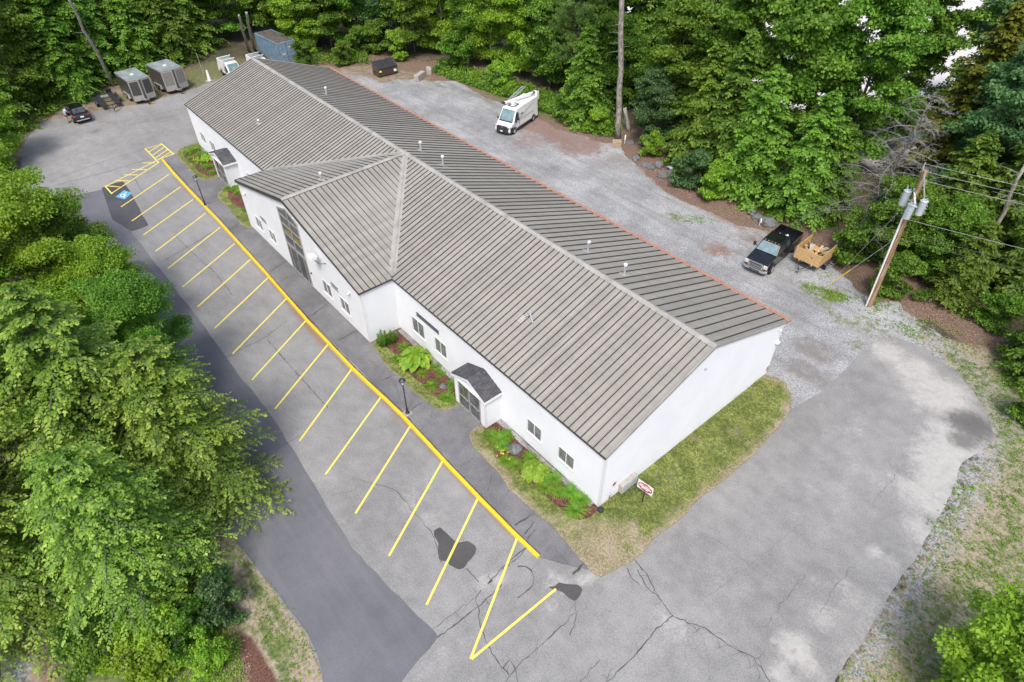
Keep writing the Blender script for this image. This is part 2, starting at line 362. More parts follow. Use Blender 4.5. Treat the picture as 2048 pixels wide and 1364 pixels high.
def rough_outline(pts, step=.35, amp=.07, seed=0):
    r = np.random.default_rng(seed); out = []; pts = [np.array(p, float) for p in pts]
    for i, a in enumerate(pts):
        b = pts[(i + 1) % len(pts)]; L = np.linalg.norm(b - a); n = max(1, int(L / step)); nrm = np.array([-(b - a)[1], (b - a)[0]]) / max(L, 1e-6)
        ph = 0
        for j in range(n):
            ph = .6 * ph + r.normal() * amp; out.append(a + (b - a) * j / n + nrm * (ph if 0 < j else 0))
    return out
def signed(P, poly):
    d, _ = outline_near(P, poly); return np.where(inside(P, poly), d, -d)
def sheet(name, poly, z, m, step=.5, fields=None, parent=None, skirt=0, amp=.06, kind='structure', seed=1, zf=None):
    poly = rough_outline(poly, amp=amp, seed=seed) if amp else [np.array(p) for p in poly]
    A = np.array(poly); x0, y0 = A.min(0) - step; x1, y1 = A.max(0) + step
    nx = int((x1 - x0) / step) + 2; ny = int((y1 - y0) / step) + 2
    X, Y = np.meshgrid(x0 + np.arange(nx) * step, y0 + np.arange(ny) * step, indexing='ij')
    V = np.stack([X.ravel(), Y.ravel()], 1)
    i, j = np.meshgrid(np.arange(nx - 1), np.arange(ny - 1), indexing='ij'); i = i.ravel(); j = j.ravel()
    F = np.stack([i * ny + j, (i + 1) * ny + j, (i + 1) * ny + j + 1, i * ny + j + 1], 1)
    F = F[inside(V[F].mean(1), A)]
    e = np.concatenate([F[:, [0, 1]], F[:, [1, 2]], F[:, [2, 3]], F[:, [3, 0]]]); es = np.sort(e, 1)
    u, inv, cnt = np.unique(es, axis=0, return_inverse=True, return_counts=True); bnd = e[cnt[inv.ravel()] == 1]
    bi = np.unique(bnd); _, q = outline_near(V[bi], A); V[bi] = q
    used = np.unique(F); mp = np.full(len(V), -1); mp[used] = np.arange(len(used)); V = V[used]; F = mp[F]; bnd = mp[bnd]
    Z = np.full(len(V), z)
    if zf: Z = Z + zf(V)
    V3 = np.column_stack([V, Z]); faces = F.tolist()
    if skirt:
        nb = np.unique(bnd); m2 = {int(a): len(V3) + t for t, a in enumerate(nb)}
        low = V3[nb].copy(); low[:, 2] -= skirt; V3 = np.vstack([V3, low])
        faces += [[int(b), int(a), m2[int(a)], m2[int(b)]] for a, b in bnd]
    me = bpy.data.meshes.new(name); me.from_pydata(V3.tolist(), [], faces); me.materials.append(m)
    for fn, ff in (fields or {}).items():
        at = me.attributes.new(fn, 'FLOAT', 'POINT'); at.data.foreach_set('value', np.ascontiguousarray(ff(V3[:, :2]), dtype=np.float32))
    o = bpy.data.objects.new(name, me); col.objects.link(o)
    if parent: o.parent = parent
    elif kind: o['kind'] = kind
    return o
def P2(lst, z=0): return [g2(*p, z) for p in lst]
def blob_field(bl):
    B = [(np.array(g2(x, y)), r, s) for x, y, r, s in bl]
    def f(V):
        o = np.zeros(len(V))
        for c, r, s in B: o = np.maximum(o, s * np.clip(1.4 - np.linalg.norm(V - c, axis=1) / r, 0, 1))
        return o
    return f
def line_field(lines):
    Ls = [(P2(pts), w, s) for pts, w, s in lines]
    def f(V):
        o = np.zeros(len(V))
        for pts, w, s in Ls: o = np.maximum(o, s * np.clip(1.3 - outline_near(V, pts, False)[0] / w, 0, 1))
        return o
    return f
def fmax(*fs): return lambda V: np.maximum.reduce([f(V) for f in fs])

# ------------------------------------------------------------------ the ground
EDGE_R = [(1582, 818), (1632, 789), (1685, 745), (1729, 698), (1764, 674), (1800, 676), (1840, 692), (1875, 715), (1915, 745), (1948, 785), (1975, 830), (1990, 880), (1960, 905),
          (1925, 925), (1904, 983), (1880, 1030), (1846, 1090), (1800, 1157), (1767, 1215), (1734, 1273), (1697, 1314), (1668, 1364), (1630, 1440)]
LAWN_A = [(1583, 818), (1583, 790), (1572, 768), (1550, 757), (1530, 752), (1450, 700), (1400, 760), (1200, 900), (1100, 870), (1003, 820), (966, 852), (950, 857), (938, 870), (942, 885), (964, 912), (998, 949),
          (1035, 992), (1069, 1026), (1118, 1072), (1152, 1109), (1182, 1144), (1198, 1156), (1241, 1134), (1272, 1116), (1324, 1063), (1355, 1042), (1407, 989), (1450, 959), (1500, 915), (1550, 862)]
LANE = P2([(875, 1275), (700, 1100), (540, 830), (365, 600), (300, 490), (297, 452)]) + [(43.4, 10.35)] + P2([(205, 378)])
LANE = [(-0.05, 10.15), (6.2, 10.9), (17.0, 10.2), (31.5, 10.25), (43.5, 10.3), (52.7, 10.1), (53.5, 15.3), (30, 15.5), (12, 15.25), (6.3, 14.7), (3.7, 14.5), (2.2, 14.7)] + P2([(645, 1364), (652, 1440), (740, 1440), (805, 1364)])
ASPH = P2(EDGE_R) + P2([(1200, 1600), (740, 1500)]) + [g2(652, 1440), g2(645, 1364), (2.2, 14.75), (3.7, 14.55), (6.3, 14.75), (12, 15.3), (30, 15.6), (53, 15.6), (60, 16.5)] + \
    P2([(40, 345), (46, 302), (55, 271), (83, 246), (123, 234), (172, 228), (221, 215), (305, 206), (320, 197), (382, 181), (410, 168), (437, 160), (500, 156), (560, 160), (600, 200)]) + [(40, -8), (6, -8), (-.5, -14.5)]
GRAVEL = [(-.2, -8), (56.5, -8)] + P2([(560, 165), (600, 150), (690, 142), (745, 156), (760, 166), (800, 158), (850, 160), (905, 162), (965, 192), (1000, 205), (1075, 236), (1130, 262), (1180, 280), (1235, 290), (1262, 318),
      (1290, 345), (1320, 372), (1345, 392), (1390, 412), (1440, 432), (1480, 452), (1560, 470), (1660, 530), (1700, 560), (1735, 610), (1800, 600), (1830, 640), (1830, 700), (1764, 730), (1729, 745), (1700, 790), (1650, 830), (1600, 850), (1540, 850)])
silt = fmax(blob_field([(1880, 790, 2.4, 1), (1830, 740, 1.8, .95), (1780, 705, 1.6, .9), (1905, 880, 2.2, .95), (1885, 930, 1.9, 1.1), (1860, 990, 2.0, 1), (1840, 1060, 1.2, .8), (1780, 1130, 1.0, .6), (1700, 1190, 1.0, .6), (1650, 1230, .9, .7),
    (1590, 1300, 1.0, 1), (1565, 1350, .8, .8), (1620, 1330, .7, .8), (1750, 1105, .6, .8), (1690, 1170, .5, .8), (1450, 1170, .9, .45), (1340, 1250, 1.1, .6), (1110, 1165, .8, .7), (1000, 1160, .5, .9), (965, 1165, .5, .8), (815, 1000, 1.1, .55), (860, 1040, .8, .6),
    (1170, 1160, .5, .85), (1185, 1150, .4, .9), (1100, 1210, .7, .6), (1780, 960, 1.8, .5), (1700, 860, 1.4, .45), (420, 150, 3, .3), (250, 235, 3.2, .45), (150, 290, 4, .45), (300, 260, 4, .4), (650, 960, 1.2, .4), (700, 1040, 1, .35), (150, 330, 4, .4), (200, 330, 3, .4)]),
    line_field([([(1700, 780), (1712, 850), (1705, 930), (1690, 1000), (1650, 1090)], .7, .42), ([(1640, 790), (1650, 870), (1630, 960), (1590, 1060)], .6, .38), ([(1670, 770), (1688, 860), (1670, 950)], .5, .3), ([(1900, 940), (1855, 1050), (1770, 1190), (1680, 1310)], .5, .5), ([(1930, 900), (1900, 975), (1850, 1080), (1800, 1150), (1720, 1280), (1650, 1364)], .3, .55), ([(1690, 1160), (1450, 1180), (1330, 1260)], .5, .4), ([(560, 1000), (500, 900), (430, 770)], .6, .3), ([(820, 1364), (900, 1290), (960, 1270)], .5, .35)]))
dark = blob_field([(1940, 850, 1.6, .9), (1925, 880, 1.1, .8), (1800, 690, 1.2, .45), (190, 262, 1.1, .6), (310, 240, 2.6, .3), (1290, 1130, .8, .4), (1845, 830, .9, .4), (1200, 1180, .5, .5), (345, 290, 2, .35)])
brown = fmax(blob_field([(1590, 1303, .25, .6), (1940, 820, .5, .5), (210, 232, 1.2, .4)]), line_field([([(345, 352), (437, 447), (526, 545), (610, 645), (700, 742), (795, 830), (895, 938), (1025, 1072)], .28, .62), ([(575, 600), (655, 695)], .5, .75), ([(1902, 780), (1880, 815)], .25, .4)]))
sheet('parking_lot', ASPH, 0.0, M['asphalt'], .3, {'silt': silt, 'dark': dark, 'brown': brown}, amp=.03, seed=3)
sheet('service_lane', LANE, 0.004, M['lane'], .6, amp=.035, seed=5)
PATCH = P2([(203, 376), (245, 361), (262, 386), (297, 451), (262, 463), (225, 440)]); sheet('asphalt_patch', PATCH, 0.008, M['lane_dark'], .5, amp=.02)
g_silt = fmax(blob_field([(1630, 700, 2, .9), (1610, 740, 1.5, .8), (1650, 760, 1.6, .8), (1440, 500, 2.2, .7), (1500, 480, 2, .5), (800, 190, 3, .4), (690, 150, 3, .8), (960, 200, 3, .35)]), line_field([([(1540, 640), (1620, 750)], .8, .5), ([(1100, 330), (1300, 440), (1560, 640)], .7, .35), ([(900, 250), (1020, 290)], 1, .3)]))
g_brown = fmax(blob_field([(1500, 470, 2.4, .55), (1560, 600, 1.6, .45), (1230, 320, 2.4, .5), (1290, 370, 2, .35), (1130, 265, 3.6, 1), (1090, 250, 3.4, 1), (1160, 290, 3.4, .85), (1060, 280, 3, .6), (1200, 300, 2, .5), (1435, 500, 1.6, .7), (700, 143, 3, .6), (1180, 320, 3, .35), (1390, 405, 2, .4)]), line_field([([(1262, 318), (1345, 388), (1480, 455)], .7, .7)]))
g_green = fmax(blob_field([(1660, 590, 1.2, .9), (1640, 555, 1, .5), (1350, 430, 1.4, .55), (1400, 440, 1.2, .55), (1730, 650, 2, .6), (1680, 640, 1.6, .5), (790, 158, 2.5, .6), (870, 165, 2.5, .5), (1560, 600, 1.2, .2), (1710, 690, 1.0, .6), (1300, 345, .8, .5), (1600, 560, 1.5, .35)]), line_field([([(1600, 570), (1680, 640), (1770, 670)], 1.1, .6), ([(830, 165), (950, 190), (1000, 215)], 1, .45)]))
sheet('gravel_yard', GRAVEL, -0.004, M['gravel'], .35, {'silt': g_silt, 'brown': g_brown, 'green': g_green}, amp=.14, seed=9)
# the sidewalk, its kerb and the turf beside it
WALK = [(55.4, 3.95), (40.6, 4.12), (23.6, 4.3), (12.6, 4.12), (7.2, 4.2), (-.05, 4.2), (-1.2, 3.5), (-2.15, 2.8), (-1.0, 2.6), (0, -.3), (55.6, -.3)]
sheet('sidewalk', WALK, .07, M['walk'], .5, amp=.0, skirt=.08)
def kerbf():
    m = MB(); r = random.Random(4); top = [(325, 318), (345, 342), (370, 370), (437, 440), (526, 538), (615, 640), (705, 735), (802, 826), (900, 932), (960, 995), (1030, 1066), (1078, 1112)]
    pts = [Vector((*g2(*p, .1), 0)) for p in top]; full = []
    for a, b in zip(pts, pts[1:]):
        n = max(2, int((b - a).length / .5)); full += [a + (b - a) * i / n for i in range(n)]
    full.append(pts[-1]); vs = []
    for i, p in enumerate(full):
        j = r.uniform(-.012, .012); e = 0.0
        vs += [(p.x, p.y + .13 + j, -.02), (p.x, p.y + .10 + j, .10 + j), (p.x, p.y + .06 + j, .125 + j), (p.x, p.y - .055 + j, .125 + j), (p.x, p.y - .08, .06)]
    n = len(full); m.add(vs, [(i * 5 + k, (i + 1) * 5 + k, (i + 1) * 5 + k + 1, i * 5 + k + 1) for i in range(n - 1) for k in range(4)] + [(0, 1, 2, 3, 4), tuple((n - 1) * 5 + k for k in range(5))[::-1]])
    o = m.build('kerb', M['kerb_yellow']); o['kind'] = 'structure'
kerbf()
def tanf(poly, k=.9, w=.7):
    def f(V): return np.clip(.95 - outline_near(V, poly)[0] / w, 0, 1) * k
    return f
LW = P2(LAWN_A)
lawn_tan = fmax(tanf(LW, .8, 1.1), blob_field([(1380, 880, 1.2, .4), (1470, 870, 1.0, .4), (1330, 960, 1.2, .4), (1550, 850, .8, .35), (1200, 1110, 2.2, .8), (1150, 1050, 1.6, .6), (1250, 1070, 1.5, .6), (1420, 930, 1.6, .3), (1530, 800, 1.4, .25), (1010, 945, 1, .5)]))
LB = P2([(742, 690), (757, 709), (770, 730), (794, 751), (811, 769), (833, 790), (849, 804), (864, 817), (885, 821), (904, 819), (920, 812), (935, 790), (860, 700), (800, 655)])
LC = P2([(437, 387), (441, 402), (456, 418), (469, 434), (487, 453), (505, 459), (540, 440), (520, 380), (480, 365), (461, 372), (446, 378)])
LD = P2([(353, 310), (360, 318), (376, 337), (392, 355), (411, 363), (427, 360), (440, 355), (450, 330), (400, 285), (366, 296)])
for i, P in enumerate((LW, LB, LC, LD)):
    sheet('lawn', P, .10, M['lawn'], .3, {'tan': lawn_tan if i == 0 else tanf(P, .7, .45)}, skirt=.12, amp=.05, seed=20 + i)
BEDS = [P2([(968, 853), (972, 880), (987, 902), (997, 918), (1024, 931), (1038, 948), (1058, 963), (1073, 982), (1090, 992), (1112, 1012), (1129, 1024), (1144, 1039), (1161, 1043), (1180, 1037), (1197, 1020)]) + [(.4, .02), (8.2, .02)],
        P2([(755, 690), (775, 697), (790, 711), (801, 730), (820, 750), (843, 769), (856, 785), (872, 795), (885, 805), (907, 807)]) + [(10.9, .02), (18.6, .02), (18.6, 2.1)],
        P2([(455, 380), (457, 392), (466, 408), (482, 418), (494, 424), (508, 436)]) + [(38.0, .1), (42.5, .1)],
        P2([(366, 303), (372, 318), (392, 336), (402, 348), (420, 356), (436, 350)]) + [(48.4, .1), (55, .1)]]
for i, P in enumerate(BEDS): sheet('mulch_bed', P, .112, M['mulch'], .4, amp=.04, skirt=.03, seed=40 + i)
for i, (a, b) in enumerate(((.3, 8.1), (10.95, 18.5), (38.2, 44.7), (48.4, 55.4))):
    sheet('drip_strip', [(a, .04), (b, .04), (b, .36), (a, .36)], .120, M['gravel'], .4, {'silt': lambda V: np.full(len(V), .55), 'brown': lambda V: np.full(len(V), .25), 'green': lambda V: np.zeros(len(V))}, amp=.03, seed=60 + i)

# terrain: one sheet out to the horizon
def axis(lo, hi, s):
    fine = list(np.arange(lo, hi, s)); d = s; out = [hi]
    a = []; x = hi
    while x < 1500: a.append(x); d *= 1.25; x += d
    d = s; b = []; x = lo
    while x > -1500: d *= 1.25; x -= d; b.append(x)
    return np.array(b[::-1] + fine + a)
ax, ay = axis(-24, 112, .75), axis(-92, 34, .75)
X, Y = np.meshgrid(ax, ay, indexing='ij'); TV = np.stack([X.ravel(), Y.ravel()], 1)
dA = np.maximum(signed(TV, ASPH), np.maximum(signed(TV, GRAVEL), signed(TV, LW)))
hills = np.clip((-dA - 3) / 9, 0, 1)
Zt = -.014 + hills * (.25 * np.sin(TV[:, 0] * .23 + 1) * np.cos(TV[:, 1] * .19) + .2 * np.sin(TV[:, 0] * .61) * np.sin(TV[:, 1] * .53) + .3)
def soft(poly, w=1.2): return np.clip(signed(TV, P2(poly)) / w + .55, 0, 1)
T = {}
RZ = soft([(1745, 640), (1860, 640), (2060, 790), (2300, 1000), (2200, 1600), (1500, 1600), (1640, 1364), (1800, 1140), (1880, 1000), (1900, 880), (1870, 740)], 1.0)
T['litter'] = np.maximum(np.clip(1.25 - (-dA) / 9, 0, 1) * (1 - RZ), soft([(0, 1150), (120, 1150), (300, 1364), (0, 1500)], 2))
T['dirt'] = np.maximum.reduce([soft([(20, 300), (40, 250), (120, 215), (220, 175), (290, 180), (400, 152), (500, 140), (640, 132), (760, 132), (860, 152), (860, 190), (600, 170), (400, 200), (200, 250), (60, 340)], 2), soft([(0, 1230), (130, 1290), (90, 1400), (-200, 1400)], 1.5)])
T['tan'] = np.maximum.reduce([soft([(440, 1030), (480, 1090), (560, 1190), (620, 1265), (650, 1364), (640, 1450), (540, 1450), (520, 1364), (480, 1250), (420, 1120), (400, 1060)], .6), soft([(1780, 650), (1960, 800), (1960, 950), (1850, 1100), (1680, 1364), (1650, 1500), (2400, 1500), (2500, 900), (2048, 720)], 2)])
T['gravel'] = np.maximum.reduce([soft([(1700, 640), (1764, 700), (1840, 730), (1900, 790), (1930, 880), (1890, 925), (1820, 1090), (1710, 1270), (1600, 1400), (1740, 1420), (1830, 1290), (1900, 1150), (2020, 950), (2090, 830), (1990, 740), (1880, 660), (1800, 610)], 1.5) * .58, soft([(-100, 1290), (60, 1320), (60, 1450), (-100, 1450)], 1)])
T['green'] = np.maximum.reduce([soft([(1840, 660), (2048, 760), (2300, 1100), (2048, 1500), (1660, 1500), (1800, 1230), (1990, 960)], 2.5) * .56, soft([(150, 1100), (400, 1100), (470, 1250), (500, 1450), (100, 1450)], 1.5) * .9,
    soft([(440, 1060), (520, 1150), (600, 1300), (600, 1450), (560, 1450), (500, 1200)], .7) * .72, soft([(880, 150), (1080, 230), (1240, 280), (1240, 240), (1000, 150)], 2) * .95, soft([(20, 320), (60, 250), (230, 190), (420, 120), (540, 120), (500, 160), (250, 205), (110, 225)], 2) * .6])
T['mulch'] = soft([(385, 1085), (420, 1100), (455, 1150), (475, 1200), (505, 1250), (550, 1364), (570, 1440), (500, 1440), (490, 1340), (480, 1240), (430, 1190), (385, 1130)], .4)
T['pale'] = np.clip(np.minimum(signed(TV, [(66, -68), (45, -55), (22, -50), (8, -46), (2, -48), (-20, -400), (200, -400), (95, -100)]) / 3 + .5, 1), 0, 1)
nX, nY = len(ax), len(ay)
i, j = np.meshgrid(np.arange(nX - 1), np.arange(nY - 1), indexing='ij'); i = i.ravel(); j = j.ravel()
F = np.stack([i * nY + j, (i + 1) * nY + j, (i + 1) * nY + j + 1, i * nY + j + 1], 1)
me = bpy.data.meshes.new('ground'); me.from_pydata(np.column_stack([TV, Zt]).tolist(), [], F.tolist()); me.materials.append(M['terrain'])
for kx, v in T.items():
    at = me.attributes.new(kx, 'FLOAT', 'POINT'); at.data.foreach_set('value', v.astype(np.float32))
gr = bpy.data.objects.new('ground', me); col.objects.link(gr); gr['kind'] = 'structure'
del X, Y

# ------------------------------------------------------------------ painted markings and cracks
def strip(mb, pts, w, z, r=None, jw=0):
    pts = [np.array(p, float) for p in pts]; vs = []
    for i, p in enumerate(pts):
        d = pts[min(i + 1, len(pts) - 1)] - pts[max(i - 1, 0)]; d /= max(np.linalg.norm(d), 1e-6); n = np.array([-d[1], d[0]])
        ww = w * (1 + (r.uniform(-jw, jw) if r else 0)) / 2
        vs += [(*(p + n * ww), z), (*(p - n * ww), z)]
    mb.add(vs, [(2 * i, 2 * i + 1, 2 * i + 3, 2 * i + 2) for i in range(len(pts) - 1)])
ln = MB()
STALLS = [((338, 349), (242, 414)), ((361, 374), (264, 442)), ((386, 399), (287, 470)), ((412, 426), (311, 503)), ((440, 455), (336, 537)), ((470, 487), (365, 574)), ((501, 519), (395, 614)), ((537, 555), (429, 657)),
          ((574, 596), (465, 708)), ((615, 638), (504, 760)), ((660, 684), (550, 818)), ((706, 735), (599, 882)), ((762, 794), (651, 949)), ((820, 853), (711, 1027)), ((886, 921), (778, 1112)), ((957, 994), (853, 1210)),
          ((1035, 1074), (941, 1318)), ((943, 1318), (1112, 1178)),
          ((314, 321), (211, 373)), ((210, 372), (224, 388)), ((223, 387), (318, 325)), ((285, 326), (311, 326)), ((264, 339), (293, 339)), ((247, 350), (275, 350)), ((231, 361), (259, 362)), ((213, 372), (240, 374)),
          ((290, 297), (318, 326)), ((289, 298), (324, 288)), ((322, 287), (348, 309)), ((348, 308), (315, 320)), ((298, 304), (323, 289)), ((305, 311), (330, 293)), ((311, 316), (336, 299)), ((317, 319), (342, 304))]
for q, (a, b) in enumerate(STALLS): strip(ln, [g2(*a), g2(*b)], .115, .0125 + q * .00005)
ln.build('stall_lines', M['line_yellow'])['kind'] = 'structure'
hc = MB(); hp = P2([(231, 394), (248, 380.5), (265, 386), (249, 399)]); hc.poly([(*p, .012) for p in hp]); h0 = hc.build('accessible_parking_sign', M['line_blue']); h0['kind'] = 'structure'
hw = MB(); a, b, c, d = [np.array(p) for p in hp]
def hq(u, v): return a + (b - a) * u + (d - a) * v
wheel = [hq(.42 + .2 * math.cos(t), .46 + .22 * math.sin(t)) for t in np.linspace(.7, 5.4, 12)]
strip(hw, wheel, .1, .0165); strip(hw, [hq(.72, .42), hq(.5, .42), hq(.46, .66), hq(.25, .7), hq(.18, .82)], .1, .017); hw.poly([(*hq(.82 + .06 * math.cos(t), .42 + .07 * math.sin(t)), .0172) for t in np.linspace(0, 2 * PI, 10)[:-1]])
hw.build('wheelchair_symbol', M['line_white'], h0)
ck = MB(); cr = random.Random(3)
def crack(pts, w=.03, amp=.05, z=.0095, branch=0):
    out = []
    for (x0, y0), (x1, y1) in zip(pts, pts[1:]):
        A, B = np.array(g2(x0, y0)), np.array(g2(x1, y1)); n = max(2, int(np.linalg.norm(B - A) / .18))
        for i in range(n):
            p = A + (B - A) * i / n; out.append(p + (np.array([cr.gauss(0, amp), cr.gauss(0, amp)]) if out else 0))
    out.append(np.array(g2(*pts[-1]))); strip(ck, out, w, z + cr.random() * .0012, cr, .6)
    for _ in range(branch):
        p = out[cr.randrange(len(out))]; d = cr.uniform(0, 2 * PI); q = [p]
        for s in range(cr.randint(2, 5)):
            d += cr.uniform(-.6, .6); q.append(q[-1] + np.array([math.cos(d), math.sin(d)]) * .13)
        strip(ck, q, w * .3, z + cr.random() * .0012, cr, .5)
for pts, w, am, br in [
    ([(725, 960), (790, 980), (815, 1010), (842, 1040), (866, 1073), (875, 1100), (882, 1125)], .035, .03, 14), ([(660, 992), (705, 982), (725, 962)], .02, .04, 3), ([(933, 1137), (958, 1164)], .06, .02, 0),
    ([(1052, 1096), (1020, 1120), (975, 1168), (985, 1160)], .07, .02, 2), ([(1058, 1090), (1040, 1112), (1005, 1140)], .05, .02, 1), ([(962, 1180), (950, 1195), (955, 1215), (963, 1260), (975, 1290), (1000, 1330), (1018, 1350)], .045, .03, 6),
    ([(1005, 1168), (960, 1210), (910, 1250), (875, 1275)], .07, .02, 4), ([(865, 1258), (905, 1230), (948, 1196)], .035, .03, 2), ([(1150, 1202), (1152, 1230), (1140, 1270)], .045, .03, 2), ([(1147, 1228), (1110, 1265), (1060, 1310), (1028, 1340), (1010, 1364), (1000, 1400)], .05, .02, 3),
    ([(1018, 1348), (1005, 1335), (1020, 1320), (1030, 1342), (1045, 1380)], .05, .03, 4), ([(1268, 1118), (1295, 1150), (1310, 1185), (1340, 1225), (1360, 1240), (1410, 1255), (1470, 1300), (1510, 1315), (1540, 1364)], .06, .03, 22), ([(1255, 1137), (1262, 1155), (1280, 1170)], .06, .02, 0), ([(1275, 1140), (1292, 1172), (1308, 1188)], .05, .02, 0),
    ([(1345, 1232), (1310, 1262), (1270, 1310), (1215, 1364), (1190, 1400)], .06, .02, 4), ([(1420, 1190), (1500, 1130), (1610, 1040)], .012, .05, 3), ([(1530, 1255), (1580, 1180), (1610, 1150)], .018, .06, 8), ([(1640, 1225), (1670, 1170), (1710, 1130)], .018, .06, 6), ([(1740, 1010), (1780, 965), (1800, 940)], .016, .04, 1), ([(1390, 1058), (1440, 1085), (1480, 1115), (1510, 1140)], .014, .03, 2),
    ([(1060, 1030), (1085, 1012), (1100, 1005)], .0, .02, 0), ([(349, 470), (385, 505), (430, 545), (465, 590)], .05, .015, 0), ([(440, 455), (400, 480), (365, 500), (330, 520)], .06, .04, 6), ([(425, 420), (390, 440), (360, 455)], .02, .04, 1), ([(575, 640), (530, 675), (480, 700), (440, 720)], .045, .03, 2), ([(535, 680), (570, 720), (610, 765), (655, 815)], .055, .015, 0),
    ([(640, 845), (600, 870), (560, 895), (545, 910)], .02, .03, 0), ([(262, 345), (285, 385)], .05, .01, 0), ([(100, 362), (200, 325), (290, 297), (330, 285)], .04, .02, 0), ([(115, 370), (210, 345), (300, 318)], .06, .02, 0), ([(180, 240), (260, 250), (380, 225)], .03, .06, 3), ([(250, 290), (215, 310), (200, 335)], .02, .05, 2), ([(340, 575), (380, 600), (410, 560)], .02, .05, 2),
    ([(820, 1340), (870, 1300), (900, 1280)], .015, .04, 0), ([(1160, 1364), (1200, 1320)], .03, .03, 0), ([(345, 200), (300, 212), (250, 225)], .02, .05, 1)]:
    if w: crack(pts, w * .72, am, branch=br)
arc = [(1035, 1133), (1050, 1132), (1062, 1140), (1069, 1155), (1064, 1172), (1050, 1185), (1036, 1196)]; crack(arc, .05, .01)
ck.build('asphalt_cracks', M['crack'])['kind'] = 'structure'
ck = MB()
for pts, w in [([(763, 763), (790, 752)], .07), ([(820, 823), (845, 806)], .06), ([(1030, 1052), (1068, 1028)], .07), ([(1050, 1070), (1068, 1045)], .05), ([(1055, 1080), (1070, 1060)], .05), ([(920, 935), (948, 917)], .03), ([(450, 400), (441, 408)], .03), ([(411, 411), (437, 402)], .05), ([(455, 463), (480, 448), (492, 441)], .06), ([(468, 470), (500, 452)], .05), ([(470, 447), (478, 458)], .05),
               ([(540, 545), (572, 524)], .06), ([(560, 565), (600, 545)], .03), ([(620, 635), (657, 608)], .06), ([(675, 683), (713, 663)], .06), ([(800, 800), (790, 770)], .02), ([(975, 985), (985, 950)], .02), ([(1000, 1005), (1025, 975)], .02), ([(1110, 1095), (1135, 1130)], .02), ([(1145, 1150), (1160, 1135), (1170, 1128)], .09), ([(735, 720), (770, 745)], .02), ([(860, 850), (865, 820)], .02)]:
    crack(pts, w, .025, .0765)
for q_ in range(1):
    crack([(330, 322), (440, 438), (530, 540), (619, 640), (709, 735), (806, 826), (904, 932), (1034, 1066), (1080, 1110)], .05, .012, .0768)
ck.build('sidewalk_cracks', M['crack'])['kind'] = 'structure'
PUD = [[(868, 1060), (880, 1055), (893, 1066), (905, 1078), (915, 1086), (935, 1082), (950, 1090), (953, 1098), (949, 1112), (936, 1124), (930, 1136), (918, 1139), (902, 1133), (893, 1122), (878, 1122), (876, 1100), (877, 1085), (868, 1074)],
       [(1118, 1165), (1130, 1168), (1160, 1170), (1165, 1180), (1158, 1196), (1150, 1203), (1135, 1195), (1125, 1182), (1108, 1181), (1085, 1184), (1098, 1173), (1112, 1172)]]
for i, P in enumerate(PUD): sheet('sealed_patch', P2(P), .0105, M['patch'], .3, amp=.02, seed=70 + i)

# ------------------------------------------------------------------ the office building
L, W, HE, HR = 55.84, 15.1, 4.30, 6.91
XA, XB, XM, WP = 37.73, 18.71, 28.21, 2.38
bld = empty('office_building', (L / 2, -W / 2, 0), 0, 'long white clapboard office building with taupe standing seam metal roof and gabled glass entrance', 'building')
def B(fn, name, m, bevel=0, parent=None):
    mb = MB(); fn(mb); mb.v = [(x - L / 2, y + W / 2, z) for x, y, z in mb.v]; return mb.build(name, m, parent or bld, bevel)
def siding(mb, P0, u, nrm, ext, h0, h1, lap=.125, t=.012):
    """clapboards between heights; ext(z) -> (u0, u1) along the wall"""
    z = h0
    P0, u, nrm = Vector(P0), Vector(u), Vector(nrm)
    while z < h1 - 1e-4:
        z2 = min(z + lap, h1); a0, a1 = ext(z); b0, b1 = ext(z2)
        if a1 - a0 > .02:
            mb.add([P0 + u * a0 + nrm * (t * 2.6) + Vector((0, 0, z)), P0 + u * a1 + nrm * (t * 2.6) + Vector((0, 0, z)), P0 + u * b1 + nrm * .002 + Vector((0, 0, z2)), P0 + u * b0 + nrm * .002 + Vector((0, 0, z2)),
                    P0 + u * a0 + Vector((0, 0, z)), P0 + u * a1 + Vector((0, 0, z))], [(0, 1, 2, 3), (4, 5, 1, 0)])
        z = z2
